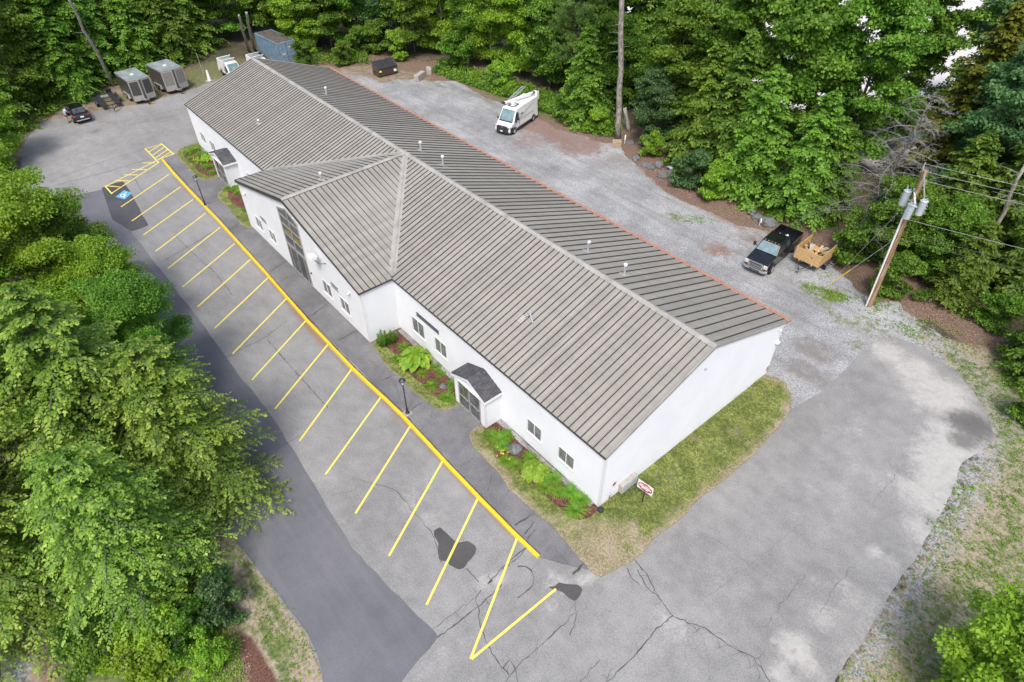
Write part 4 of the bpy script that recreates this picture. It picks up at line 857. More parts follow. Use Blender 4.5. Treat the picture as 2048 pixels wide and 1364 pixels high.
def snag(seed, H, Rr, n=46, lean=(0, 0)):
    r = np.random.default_rng(seed); mb = MB(); mb.smooth = True; tw = MB(); k = 8
    tr = [np.array([lean[0] * (i / k) * H + r.normal(0, .06), lean[1] * (i / k) * H + r.normal(0, .06), H * i / k]) for i in range(k + 1)]; tr[0][:2] = 0
    mb.tube(tr, [(.012 * H + .05) * (1 - .85 * i / k) for i in range(k + 1)], 8)
    for b in range(n):
        t = .25 + .74 * (b + r.random()) / n; p = tr[0] + (tr[-1] - tr[0]) * t; a = b * 2.4; Lb = Rr * (1.1 - t * .8) * r.uniform(.5, 1.2)
        lp = limb_pts(r, p, [math.cos(a), math.sin(a), .3], Lb, 6, -.10, .16); tw.tube(lp, [.022 * (1 - i / 6.6) + .006 for i in range(7)], 4, False)
        for j in range(1, 7):
            for _ in range(5):
                a2 = a + r.normal(0, .9); e = limb_pts(r, lp[j], [math.cos(a2), math.sin(a2), r.uniform(-.4, .3)], Lb * r.uniform(.1, .36), 4, -.05, .3); tw.tube(e, [.010, .008, .006, .005, .004], 3, False)
    return mb, tw
def make_tree(name, gen, bark, lm):
    root = empty(name, (0, 0, 0)); mb, V, t = gen
    tk = mb.build('trunk', M[bark], root)
    me = quads_mesh('crown', V, t, M[lm]); c = bpy.data.objects.new('crown', me); col.objects.link(c); c.parent = root
    for o in (tk, c):
        o.material_slots[0].link = 'OBJECT'; o.material_slots[0].material = M[bark if o is tk else lm]
    freeze(root); root['used'] = 0; return root
TREES = {
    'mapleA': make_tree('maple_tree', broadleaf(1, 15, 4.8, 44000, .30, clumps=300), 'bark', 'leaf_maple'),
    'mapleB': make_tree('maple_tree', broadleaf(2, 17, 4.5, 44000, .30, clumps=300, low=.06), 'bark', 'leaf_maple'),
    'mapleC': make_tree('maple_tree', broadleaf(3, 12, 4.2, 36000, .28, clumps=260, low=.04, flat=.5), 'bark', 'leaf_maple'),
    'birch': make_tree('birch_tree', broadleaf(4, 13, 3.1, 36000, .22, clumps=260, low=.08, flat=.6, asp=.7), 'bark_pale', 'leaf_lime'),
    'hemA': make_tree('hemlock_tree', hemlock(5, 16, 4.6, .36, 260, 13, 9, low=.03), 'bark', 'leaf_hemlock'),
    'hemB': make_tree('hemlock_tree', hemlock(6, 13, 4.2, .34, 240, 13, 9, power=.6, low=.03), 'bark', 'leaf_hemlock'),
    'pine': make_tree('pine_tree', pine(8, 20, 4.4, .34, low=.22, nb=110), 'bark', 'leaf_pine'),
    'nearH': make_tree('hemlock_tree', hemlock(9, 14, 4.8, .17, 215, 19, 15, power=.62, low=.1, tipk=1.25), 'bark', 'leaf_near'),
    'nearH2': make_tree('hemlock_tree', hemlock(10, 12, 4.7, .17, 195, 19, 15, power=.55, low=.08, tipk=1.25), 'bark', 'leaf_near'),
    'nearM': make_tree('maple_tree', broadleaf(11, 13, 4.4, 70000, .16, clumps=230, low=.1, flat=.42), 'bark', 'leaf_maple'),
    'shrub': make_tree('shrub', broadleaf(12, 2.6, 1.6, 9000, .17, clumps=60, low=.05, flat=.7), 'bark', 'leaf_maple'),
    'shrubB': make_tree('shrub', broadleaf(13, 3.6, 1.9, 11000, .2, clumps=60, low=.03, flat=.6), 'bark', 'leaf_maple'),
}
LM = {'m': 'leaf_maple', 'b': 'leaf_blue', 'l': 'leaf_lime', 'h': 'leaf_hemlock', 'n': 'leaf_near', 'o': 'leaf_olive', 'p': 'leaf_pine'}
used = set()
def plant(kind, x, y, s, lab, cat='tree', lm=None, group=None, rz=None, sz=1.0, z=None):
    root = TREES[kind]; rz = rnd.uniform(0, 6.28) if rz is None else rz
    zz = -.05 if z is None else z
    if kind not in used:
        used.add(kind); o = root; o.location = (x, y, zz); o.rotation_euler = (0, 0, rz); o.scale = (s, s, s * sz); o['label'] = lab
    else: o = dup(root, (x, y, zz), rz, lab, (s, s, s * sz))
    o['category'] = cat
    if group: o['group'] = group
    if lm:
        for c in bpy.data.objects[o.name].children if False else kids(o):
            if c.name.startswith('crown'): c.material_slots[0].link = 'OBJECT'; c.material_slots[0].material = M[LM[lm]]
    return o
GL, GB, GR, GF = 'trees beside the service lane', 'trees behind the far lot', 'trees behind the gravel yard', 'shrubs on the forest edge'
# (kind, base pixel in the photograph, size, crown colour, label)
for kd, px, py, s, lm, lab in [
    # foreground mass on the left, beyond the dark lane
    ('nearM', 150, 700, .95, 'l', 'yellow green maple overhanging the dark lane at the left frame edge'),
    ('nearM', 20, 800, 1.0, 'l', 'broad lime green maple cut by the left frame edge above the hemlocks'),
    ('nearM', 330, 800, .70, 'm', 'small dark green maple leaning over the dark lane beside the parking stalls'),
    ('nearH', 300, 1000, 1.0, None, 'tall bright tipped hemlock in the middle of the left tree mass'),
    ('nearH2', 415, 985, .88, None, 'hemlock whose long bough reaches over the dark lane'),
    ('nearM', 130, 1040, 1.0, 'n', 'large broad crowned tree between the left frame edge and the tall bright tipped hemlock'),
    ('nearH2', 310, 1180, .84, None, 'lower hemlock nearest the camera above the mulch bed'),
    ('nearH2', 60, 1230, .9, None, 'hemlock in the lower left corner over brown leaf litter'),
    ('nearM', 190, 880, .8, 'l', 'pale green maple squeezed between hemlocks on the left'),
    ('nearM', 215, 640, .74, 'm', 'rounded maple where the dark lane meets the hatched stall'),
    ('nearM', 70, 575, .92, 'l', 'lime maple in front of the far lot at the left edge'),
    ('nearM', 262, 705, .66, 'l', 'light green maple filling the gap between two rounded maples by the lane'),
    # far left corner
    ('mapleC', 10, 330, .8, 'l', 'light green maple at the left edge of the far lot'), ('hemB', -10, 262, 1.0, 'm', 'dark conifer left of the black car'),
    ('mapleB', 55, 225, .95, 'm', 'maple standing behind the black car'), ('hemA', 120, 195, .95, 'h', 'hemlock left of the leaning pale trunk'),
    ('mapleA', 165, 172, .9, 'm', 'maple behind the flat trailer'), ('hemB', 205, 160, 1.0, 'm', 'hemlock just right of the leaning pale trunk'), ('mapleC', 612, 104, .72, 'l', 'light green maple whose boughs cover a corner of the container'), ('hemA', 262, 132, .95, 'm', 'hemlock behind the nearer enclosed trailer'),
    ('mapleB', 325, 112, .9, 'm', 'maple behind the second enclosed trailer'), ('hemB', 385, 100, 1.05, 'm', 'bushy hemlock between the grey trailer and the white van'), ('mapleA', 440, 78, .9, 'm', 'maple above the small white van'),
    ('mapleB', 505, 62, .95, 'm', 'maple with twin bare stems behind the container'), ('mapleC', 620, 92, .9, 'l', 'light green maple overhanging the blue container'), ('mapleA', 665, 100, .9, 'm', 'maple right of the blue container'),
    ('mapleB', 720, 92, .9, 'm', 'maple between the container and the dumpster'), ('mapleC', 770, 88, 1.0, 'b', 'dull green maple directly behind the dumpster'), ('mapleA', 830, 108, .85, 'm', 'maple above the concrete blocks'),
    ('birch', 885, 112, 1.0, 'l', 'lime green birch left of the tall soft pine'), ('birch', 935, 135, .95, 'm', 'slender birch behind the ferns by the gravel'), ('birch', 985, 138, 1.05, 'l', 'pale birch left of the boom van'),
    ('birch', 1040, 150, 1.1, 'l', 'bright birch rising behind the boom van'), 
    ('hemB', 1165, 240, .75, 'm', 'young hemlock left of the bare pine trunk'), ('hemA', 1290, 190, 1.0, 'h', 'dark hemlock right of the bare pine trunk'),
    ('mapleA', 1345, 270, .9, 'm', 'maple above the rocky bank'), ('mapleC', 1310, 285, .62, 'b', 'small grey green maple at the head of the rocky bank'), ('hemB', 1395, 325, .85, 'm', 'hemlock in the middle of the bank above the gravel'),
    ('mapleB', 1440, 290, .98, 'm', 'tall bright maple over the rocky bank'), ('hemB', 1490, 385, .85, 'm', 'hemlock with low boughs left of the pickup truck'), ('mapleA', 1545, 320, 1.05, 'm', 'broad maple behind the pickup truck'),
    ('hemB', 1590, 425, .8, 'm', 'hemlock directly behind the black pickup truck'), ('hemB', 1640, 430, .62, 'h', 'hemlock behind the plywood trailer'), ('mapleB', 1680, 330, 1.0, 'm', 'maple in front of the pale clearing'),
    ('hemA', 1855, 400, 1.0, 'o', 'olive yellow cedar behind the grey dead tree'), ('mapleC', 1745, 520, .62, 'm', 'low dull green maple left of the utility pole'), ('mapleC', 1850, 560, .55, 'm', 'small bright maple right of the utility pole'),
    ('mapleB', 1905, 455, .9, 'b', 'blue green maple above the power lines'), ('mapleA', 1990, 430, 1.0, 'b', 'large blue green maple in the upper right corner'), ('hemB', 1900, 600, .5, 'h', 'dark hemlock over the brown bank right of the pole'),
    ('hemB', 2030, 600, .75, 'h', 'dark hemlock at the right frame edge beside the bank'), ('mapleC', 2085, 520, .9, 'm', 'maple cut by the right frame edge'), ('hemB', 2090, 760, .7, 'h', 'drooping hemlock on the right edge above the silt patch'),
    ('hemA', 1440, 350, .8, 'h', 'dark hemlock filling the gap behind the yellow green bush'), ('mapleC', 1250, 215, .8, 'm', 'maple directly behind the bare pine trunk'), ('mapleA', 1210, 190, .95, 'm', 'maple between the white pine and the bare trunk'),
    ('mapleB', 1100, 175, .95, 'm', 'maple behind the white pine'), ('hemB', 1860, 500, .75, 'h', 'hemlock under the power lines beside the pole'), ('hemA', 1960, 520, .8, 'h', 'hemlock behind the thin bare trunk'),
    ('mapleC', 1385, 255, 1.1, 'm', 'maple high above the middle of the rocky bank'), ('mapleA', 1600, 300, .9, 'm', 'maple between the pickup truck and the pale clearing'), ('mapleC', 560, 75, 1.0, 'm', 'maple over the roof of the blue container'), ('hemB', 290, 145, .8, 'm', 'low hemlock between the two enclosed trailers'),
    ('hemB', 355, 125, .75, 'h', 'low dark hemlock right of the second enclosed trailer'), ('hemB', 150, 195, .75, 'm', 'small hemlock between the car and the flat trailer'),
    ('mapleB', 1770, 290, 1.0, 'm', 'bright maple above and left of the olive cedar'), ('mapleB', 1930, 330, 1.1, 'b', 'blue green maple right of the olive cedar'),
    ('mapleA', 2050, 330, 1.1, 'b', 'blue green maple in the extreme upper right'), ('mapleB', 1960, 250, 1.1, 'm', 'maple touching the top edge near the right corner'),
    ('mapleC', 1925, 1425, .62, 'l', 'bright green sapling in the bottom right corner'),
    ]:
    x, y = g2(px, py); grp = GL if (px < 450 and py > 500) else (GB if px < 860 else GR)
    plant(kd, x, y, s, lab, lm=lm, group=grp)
x, y = g2(1150, 205); plant('pine', x, y, .88, 'tall soft needled white pine behind the boom van', lm='p', group=GR)
for kd, px, py, s, lm, lab in [
    ('shrubB', 1430, 395, .9, 'l', 'yellow green bush at the foot of the bank left of the pickup'), ('shrub', 1540, 425, .5, 'm', 'small bush among the rocks by the pickup hood'), ('shrubB', 1380, 375, .95, 'b', 'dark round bush against the rocky bank'),
    ('shrubB', 1470, 360, 1.0, 'm', 'sparse green bush above the yellow green bush'), ('shrub', 1300, 312, .8, 'l', 'light green bush beside the white bent pipe'), ('shrubB', 1700, 520, 1.1, 'm', 'bush right of the plywood trailer'), ('shrubB', 1780, 590, .9, 'm', 'bright bush at the foot of the utility pole'),
    ('shrubB', 1820, 520, 1.1, 'l', 'lime bush behind the utility pole'), ('shrubB', 1135, 245, .9, 'm', 'bush at the gravel edge right of the boom van'), ('shrubB', 1195, 265, .7, 'l', 'low bush left of the bare pine trunk'),
    ('shrub', 455, 1225, .78, 'b', 'dark green round bush beside the mulch strip'), ('shrub', 440, 1170, .42, 'l', 'lime green seedling on the mulch strip'), ('shrubB', 330, 1290, .75, 'l', 'lime green thicket at the bottom left'), ('shrubB', 230, 1330, .7, 'm', 'green thicket in the bottom left corner'), ('shrub', 180, 1290, .8, 'h', 'dark bush under the lowest hemlock'),
    ('shrubB', 90, 190, .9, 'm', 'bush behind the black car'), ('shrubB', 690, 130, .8, 'm', 'bush left of the dumpster'), ('shrubB', 615, 128, .8, 'h', 'dark bush beside the container doors'), ('shrubB', 1000, 180, .9, 'l', 'lime bush on the gravel edge left of the van'), ('shrubB', 900, 140, 1.0, 'm', 'bush above the concrete blocks'),
    ('shrubB', 722, 112, 1.0, 'm', 'bush in shade left of the dumpster lids'), ('shrubB', 758, 104, 1.1, 'm', 'tall bush directly behind the dumpster'), ('shrubB', 800, 118, 1.0, 'l', 'lime bush right of the dumpster'), ('shrubB', 545, 78, .9, 'm', 'bush beside the container roof'),
    ('shrubB', 300, 1345, .7, 'l', 'bright thicket at the bottom edge left of the mulch strip'), ('shrub', 385, 1290, .8, 'm', 'leafy bush above the bottom edge by the mulch strip'), ('shrub', 350, 1235, .8, 'l', 'lime bush under the lowest hemlock bough'), ('shrub', 425, 1335, .6, 'l', 'small lime bush at the bottom edge beside the mulch'), ('shrub', 270, 1270, .8, 'm', 'mid green bush left of the lime thicket'),
    ('shrubB', 1985, 660, .8, 'm', 'bush where the brown bank meets the right trees'), ('shrubB', 2040, 720, .9, 'h', 'dark bush at the right frame edge'), ('shrubB', 2060, 850, .7, 'm', 'green bush at the right edge beside the dark puddle stain')]:
    x, y = g2(px, py); plant(kd, x, y, s, lab, 'bush', lm, GF)
# leaning pale trunk, grey snags
def tree_parts(name, lab, x, y, mb, tw, bm, tm, cat='tree', rz=0):
    r_ = empty(name, (x, y, -.05), rz, lab, cat); mb.build('trunk', M[bm], r_)
    if tw: tw.build('branches', M[tm], r_)
    return r_
mb, tw = snag(21, 12.5, 4.8, 66, (-.10, -.12)); x, y = g2(1688, 500); tree_parts('dead_tree', 'grey dead tree with a mass of bare twigs left of the power lines', x, y, mb, tw, 'bark', 'twigs')
pole_later = True
def pole_trunk(name, lab, b, t, h, r0, r1, bm, n=8, stubs=0):
    x, y = g2(*b); e = G(*t, h); m = MB(); m.smooth = True; r = random.Random(len(lab))
    pts = [((e[0] - x) * i / n + r.gauss(0, .05), (e[1] - y) * i / n + r.gauss(0, .05), h * i / n) for i in range(n + 1)]; pts[0] = (0, 0, 0)
    m.tube(pts, [r0 + (r1 - r0) * i / n for i in range(n + 1)], 10); tw = MB()
    for _ in range(stubs):
        k = r.uniform(.3, .98) * n; f = min(n - 1, int(k)); p = Vector(pts[f]).lerp(Vector(pts[f + 1]), k - f); a = r.uniform(0, 6.28); d = Vector((math.cos(a), math.sin(a), r.uniform(-.1, .3))); L_ = r.uniform(.4, 1.5)
        tw.tube([p, p + d * L_ * .5, p + d * L_ + Vector((0, 0, -.1))], [.03, .02, .008], 4, False)
    return tree_parts(name, lab, x, y, m, tw if stubs else None, bm, 'twigs')
pole_trunk('dead_tree', 'pale limbless trunk leaning left between the trailers', (228, 172), (128, -20), 11.5, .21, .13, 'bark_pale', stubs=4)
pt = pole_trunk('pine_tree', 'tall straight grey pine trunk at the edge of the gravel', (1237, 283), (1243, -30), 14.5, .30, .22, 'bark_pale', stubs=16)
pt_c = quads_mesh('crown', *pine(30, 9, 3.6, .34, nb=50, low=.1)[1:], M['leaf_pine']); o = bpy.data.objects.new('crown', pt_c); col.objects.link(o); o.parent = pt; e = G(1243, -30, 14.5); o.location = (e[0] - pt.location[0], e[1] - pt.location[1], 14.2)
pole_trunk('dead_tree', 'leaning bare trunk crossing the power lines at the right', (1940, 560), (2052, 325), 9.5, .19, .10, 'bark_pale', stubs=14)
pole_trunk('dead_tree', 'thin pale stem at the left edge behind the black car', (62, 222), (12, 130), 5.5, .09, .05, 'bark_pale', stubs=4)
pole_trunk('dead_tree', 'pair member bare stem left of the blue container', (497, 103), (478, 30), 8, .17, .12, 'bark_pale'); pole_trunk('dead_tree', 'thicker bare stem touching the blue container', (510, 101), (492, 25), 8, .2, .14, 'bark_pale')
pole_trunk('dead_tree', 'broken grey stump behind the bare pine trunk', (1258, 262), (1250, 215), 2.4, .26, .18, 'bark_dead', n=4)

# the wood behind: one mass seen only through the gaps
def wood():
    r = np.random.default_rng(44); Vs, Ts = [], []; base = [broadleaf(50, 17, 4.4, 7000, .5, clumps=110)[1:], hemlock(51, 18, 4.2, .6, 90, 7, 5)[1:], broadleaf(52, 14, 4.2, 6000, .5, clumps=90, low=.05)[1:]]
    edge = P2([(-60, 300), (0, 235), (120, 170), (230, 140), (320, 90), (450, 52), (560, 35), (700, 60), (850, 80), (960, 105), (1080, 150), (1200, 180), (1290, 200)]); edge = [np.array(p) for p in edge]
    for row, off in enumerate((3.5, 8, 13)):
        for a, b in zip(edge, edge[1:]):
            d = b - a; L_ = np.linalg.norm(d); n_ = np.array([-d[1], d[0]]) / L_; c = (a + b) / 2
            if n_ @ (c - np.array([20, -7])) < 0: n_ = -n_
            for k in range(max(1, int(L_ / 5))):
                p = a + d * (k + r.random()) / max(1, int(L_ / 5)) + n_ * (off + r.normal(0, 1)); V, t = base[r.integers(3)]; th = r.uniform(0, 6.28); s = r.uniform(.85, 1.15)
                Rm = np.array([[math.cos(th), -math.sin(th), 0], [math.sin(th), math.cos(th), 0], [0, 0, 1]]); Vs.append(V @ Rm.T * s + np.array([p[0], p[1], 0])); Ts.append(t)
    o = bpy.data.objects.new('background_woods', quads_mesh('background_woods', np.concatenate(Vs), np.concatenate(Ts), M['leaf_hemlock'])); col.objects.link(o); o['kind'] = 'stuff'; o['label'] = 'dense dark green wood seen between the edge trees'
wood()

# ground cover: grass, weeds, ferns and dead leaves
def scatter(name, regions, m, size, h, lab, blades=3, tintm=.3, upright=True, asp=.16, seed=5, z0=.0, excl=None):
    r = np.random.default_rng(seed); P = []
    for poly, dens, zz in regions:
        A = np.array(poly); lo, hi = A.min(0), A.max(0); n = int((hi - lo).prod() * dens); Q = r.uniform(lo, hi, (n, 2)); Q = Q[inside(Q, A)]
        if excl: 
            for ex in excl: Q = Q[~inside(Q, np.array(ex))]
        keep = (np.sin(Q[:, 0] * 1.7 + np.sin(Q[:, 1] * 1.3) * 2) * np.sin(Q[:, 1] * 2.1 + Q[:, 0] * .6) + r.normal(0, .5, len(Q))) > -.35; Q = Q[keep]; P.append(np.column_stack([Q, np.full(len(Q), zz)]))
    P = np.concatenate(P); P = np.repeat(P, blades, 0); n = len(P)
    s = size * r.uniform(.6, 1.3, n)
    if upright: D = unit(r.normal(0, .5, (n, 3)) * np.array([1, 1, 0]) + np.array([0, 0, h])); N = unit(r.normal(0, 1, (n, 3)) * np.array([1, 1, .2]) + np.array([.3, .3, .2]))
    else: D = unit(r.normal(0, 1, (n, 3)) * np.array([1, 1, h])); N = unit(r.normal(0, .35, (n, 3)) + np.array([0, 0, 1]))
    C = P + np.column_stack([r.normal(0, size * .6, (n, 2)), np.abs(r.normal(0, 1, n)) * size * (h if not upright else 0)]) + D * (s / 2)[:, None] * (1 if upright else 0) + np.array([0, 0, z0])
    t = np.clip(r.normal(tintm, .25, n), 0, 1); o = bpy.data.objects.new(name, quads_mesh(name, leaf(C, D, N, s, s * asp, .02), t, m)); col.objects.link(o); o['kind'] = 'stuff'; o['label'] = lab; o['category'] = 'ground cover'
    return o
inner = [BEDS[0], BEDS[1], BEDS[2], BEDS[3], [(0, 0), (L, 0), (L, -W), (0, -W)], [(XB, 0), (XA, 0), (XA, WP), (XB, WP)]]
scatter('lawn_grass', [(LW, 620, .1), (LB, 500, .1), (LC, 350, .1), (LD, 350, .1)], M['grass'], .06, .9, 'short dry green lawn grass round the building', blades=2, tintm=.35, excl=inner, asp=.2)
VR_ = P2([(1764, 655), (1860, 690), (1985, 800), (2010, 900), (1925, 935), (1880, 1035), (1846, 1100), (1767, 1225), (1697, 1330), (1660, 1400), (2000, 1450), (2150, 1200), (2150, 800), (1990, 700), (1850, 630)])
VL_ = P2([(440, 1040), (480, 1090), (560, 1190), (618, 1270), (640, 1320), (643, 1400), (600, 1420), (540, 1300), (480, 1180), (400, 1060)])
scatter('verge_grass', [(VR_, 60, 0), (VL_, 120, 0)], M['grass'], .08, .9, 'thin dry verge grass along the asphalt', blades=2, tintm=.5, seed=6, asp=.2)
scatter('weeds', [(P2([(1850, 1040), (1960, 960), (2040, 1000), (2040, 1100), (1900, 1180)]), 12, 0), (P2([(1600, 568), (1640, 575), (1690, 590), (1700, 605), (1660, 604), (1625, 590)]), 160, 0), (P2([(1640, 540), (1670, 545), (1660, 560), (1640, 555)]), 30, 0), (P2([(1330, 425), (1400, 430), (1440, 445), (1400, 450), (1340, 440)]), 35, 0), (P2([(1720, 590), (1760, 580), (1800, 600), (1760, 625)]), 60, 0), (VR_, 26, 0), (P2([(1600, 560), (1700, 610), (1780, 660), (1860, 690), (1800, 610), (1700, 580)]), 26, 0), (P2([(180, 1110), (400, 1100), (470, 1230), (500, 1420), (160, 1420)]), 200, 0), (VL_, 25, 0), (P2([(800, 160), (960, 190), (1010, 210), (960, 195), (830, 150)]), 14, 0)], M['weeds'], .10, .5, 'low bright green weeds creeping over gravel and leaf litter', blades=3, upright=False, asp=.6, seed=8, tintm=.35)
scatter('fern_patch', [(P2([(870, 148), (960, 178), (1010, 196), (1060, 215), (1090, 225), (1130, 250), (1180, 270), (1240, 278), (1240, 240), (1100, 190), (980, 150), (880, 128)]), 60, 0), (P2([(30, 320), (60, 260), (130, 215), (100, 205), (20, 260)]), 22, 0), (P2([(590, 128), (740, 130), (740, 110), (600, 100)]), 24, 0), (P2([(560, 600), (560, 601), (561, 600)]), 1, 0)], M['weeds'], .34, .9, 'bright ferns lining the gravel edge below the trees', blades=3, upright=False, asp=.4, seed=9, tintm=.15, z0=.1)
scatter('leaf_litter', [(P2([(1262, 318), (1345, 385), (1480, 450), (1700, 540), (1780, 600), (1900, 660), (2040, 760), (2060, 700), (1900, 560), (1700, 440), (1400, 340), (1290, 290)]), 34, 0), (P2([(0, 1150), (100, 1120), (330, 1364), (60, 1420)]), 60, 0), (P2([(330, 1090), (430, 1080), (480, 1220), (520, 1400), (440, 1400), (400, 1200)]), 50, 0)], M['litter'], .11, .2, 'brown fallen leaves on the forest floor', blades=1, upright=False, asp=.7, seed=10, tintm=.35)

# planting in the beds
def blades_plant(seed, n, Ln, w, lift=.9):
    r = np.random.default_rng(seed); V = []; T_ = []
    for k in range(n):
        a = r.uniform(0, 2 * PI); d = np.array([math.cos(a), math.sin(a), 0]); s = np.array([-d[1], d[0], 0]); l = Ln * r.uniform(.6, 1.15); q0 = d * r.uniform(0, .12); el = r.uniform(.7, 1.35); pts = []
        for i in range(6):
            t = i / 5; pts.append(q0 + d * (l * t * math.cos(el * (1 - .45 * t))) + np.array([0, 0, l * lift * (math.sin(el) * t - .75 * t * t)]))
        for i in range(5):
            w0 = w * (1 - (i / 5) ** 2); w1 = w * (1 - ((i + 1) / 5) ** 2); V.append([pts[i] - s * w0, pts[i] + s * w0, pts[i + 1] + s * w1, pts[i + 1] - s * w1]); T_.append(.15 + .12 * i + r.normal(0, .08))
    return np.array(V), np.array(T_)
def hosta_plant(seed, n, Rr, s):
    r = np.random.default_rng(seed); a = np.arange(n) * 2.4; q = np.sqrt((np.arange(n) + .5) / n); d = np.stack([np.cos(a), np.sin(a), 0 * a], 1)
    C = d * (q * Rr)[:, None] + np.array([0, 0, 1.]) * (Rr * .75 * (1 - q ** 2 * .8) + .06 + r.normal(0, .03, n))[:, None]; D = d + np.array([0, 0, 1.]) * (-.15 - q * .35)[:, None] + r.normal(0, .2, (n, 3)); N = np.array([0, 0, 1.]) + d * .3 + r.normal(0, .28, (n, 3))
    D = unit(D); S = unit(np.cross(N, D)); N = np.cross(D, S); ss = (s * r.uniform(.75, 1.2, n))[:, None]; V = []; T_ = np.repeat(np.clip(r.normal(.3, .25, n), 0, 1), 4)
    for k in range(n):
        c, D1, S1, N1, l = C[k], D[k], S[k], N[k], ss[k]
        b = c - D1 * l * .5; m1 = c - D1 * l * .2; m2 = c + D1 * l * .2 + N1 * l * .05; tip = c + D1 * l * .55 - N1 * l * .1
        for sg in (1, -1):
            V.append([b, m1 + sg * S1 * l * .36 + N1 * l * .12, m2 + sg * S1 * l * .33 + N1 * l * .1, m1 + (m2 - m1) * .5]); V.append([m1 + (m2 - m1) * .5, m2 + sg * S1 * l * .33 + N1 * l * .1, tip, m2 + (tip - m2) * .4])
    return np.array(V), T_
def bed_plant(name, data, m):
    o = empty(name, (0, 0, 0)); me = quads_mesh('leaves', *data, m); c = bpy.data.objects.new('leaves', me); col.objects.link(c); c.parent = o; freeze(o); return o
lilies = [bed_plant('daylily', blades_plant(s, 130, .9, .025), M['lily']) for s in (1, 2)]
hostas = [bed_plant('hosta', hosta_plant(3, 60, .85, .52), M['hosta'])]
fl_done = set()
def bedp(pool, i, px, py, s, lab, cat, grp):
    o = pool[i % len(pool)]; x, y = g2(px, py, .12); loc = (x, y, .11); rz = rnd.uniform(0, 6)
    if o.name in fl_done: o = dup(o, loc, rz, lab, s)
    else: fl_done.add(o.name); o.location = loc; o.rotation_euler = (0, 0, rz); o.scale = (s,) * 3; o['label'] = lab
    o['category'] = cat; o['group'] = grp; return o
GD, GH = 'daylilies in the mulch beds', 'hostas in the mulch beds'
for i, (px, py, s, lab) in enumerate([(985, 872, 1.0, 'daylily against the right side of the near entrance porch'), (1000, 880, 1.15, 'largest daylily clump beside the near porch'), (1012, 872, .85, 'daylily behind the largest clump near the porch'), (1004, 893, .9, 'daylily just left of the round boulder'),
    (1013, 922, .85, 'yellow flowered daylily at the front edge of the near bed'), (1033, 932, .9, 'daylily between the yellow flowers and the lime hosta'), (1060, 918, .9, 'daylily right of the boulder against the wall'), (1090, 950, .9, 'daylily behind the lime hosta under the corner window'),
    (1090, 976, .95, 'spreading daylily in front of the bed below the lime hosta'), (1108, 957, .9, 'daylily under the window nearest the corner'), (1117, 985, .75, 'small dark daylily in the middle of the near bed'), (1140, 985, 1.0, 'upper daylily of the three by the building corner'),
    (1160, 1000, 1.0, 'daylily by the wall close to the corner'), (1150, 1022, 1.1, 'last daylily at the end of the near bed'),
    (797, 718, .85, 'daylily left of the large lime hosta'), (808, 695, .8, 'daylily behind the large lime hosta'), (872, 735, .7, 'daylily right of the large lime hosta'), (862, 772, .9, 'round daylily in the middle of the second bed'), (882, 748, .6, 'small daylily by the wall of the second bed'), (895, 795, 1.0, 'big daylily left of the near porch'), (906, 768, .8, 'daylily touching the near porch wall'), (845, 748, .7, 'dark daylily below the large hosta'),
    (462, 378, 1.1, 'daylily at the far side of the glazed wing'), (480, 385, 1.0, 'daylily against the far side wall of the wing'), (470, 372, 1.0, 'daylily by the far porch step'), (492, 420, .7, 'lone daylily at the wing corner'),
    (378, 306, 1.1, 'daylily at the far end of the farthest bed'), (392, 300, 1.1, 'daylily against the wall in the farthest bed'), (388, 318, 1.2, 'daylily in the middle of the farthest bed'), (402, 325, 1.2, 'daylily with yellow flowers beside the far porch'), (405, 308, 1.0, 'daylily under the far window'), (415, 335, 1.1, 'daylily touching the far porch'), (425, 345, .8, 'daylily at the foot of the far porch'), (412, 318, 1.0, 'daylily behind the far hosta')]):
    bedp(lilies, i, px, py, s * .86, lab, 'plant', GD)
for px, py, s, lab in [(1070, 945, .8, 'lime green hosta in the near bed'), (830, 722, 1.15, 'large lime green hosta in the second bed'), (418, 318, .8, 'small lime hosta beside the far porch')]: bedp(hostas, 0, px, py, s, lab, 'plant', GH)
def upright_shrub(px, py, lab, s=1):
    x, y = g2(px, py, .1); o = empty('perennial', (x, y, .1), 0, lab, 'plant'); r = np.random.default_rng(77); C, D = [], []; st = MB()
    for k in range(26):
        a = r.uniform(0, 6.28); q = r.uniform(0, .5) * s; h = r.uniform(.6, 1.15) * s; p = np.array([math.cos(a) * q, math.sin(a) * q, 0]); st.tube([p * .6, p + [0, 0, h]], .01, 3, False)
        for j in range(34): b = r.uniform(0, 6.28); C.append(p * (.6 + .4 * j / 34) + [math.cos(b) * .06, math.sin(b) * .06, h * (.15 + .85 * j / 34)]); D.append([math.cos(b), math.sin(b), .3])
    C, D = np.array(C), np.array(D); c = bpy.data.objects.new('leaves', quads_mesh('leaves', leaf(C, D, r.normal(0, .4, (len(C), 3)) + [0, 0, 1], .14, .05), np.full(len(C), .15) + r.normal(0, .1, len(C)), M['leaf_maple'])); col.objects.link(c); c.parent = o; st.build('stems', M['lily'], o)
upright_shrub(768, 690, 'upright leafy perennial beside the white wing wall'); upright_shrub(786, 684, 'shorter leafy perennial next to the upright one', .75)
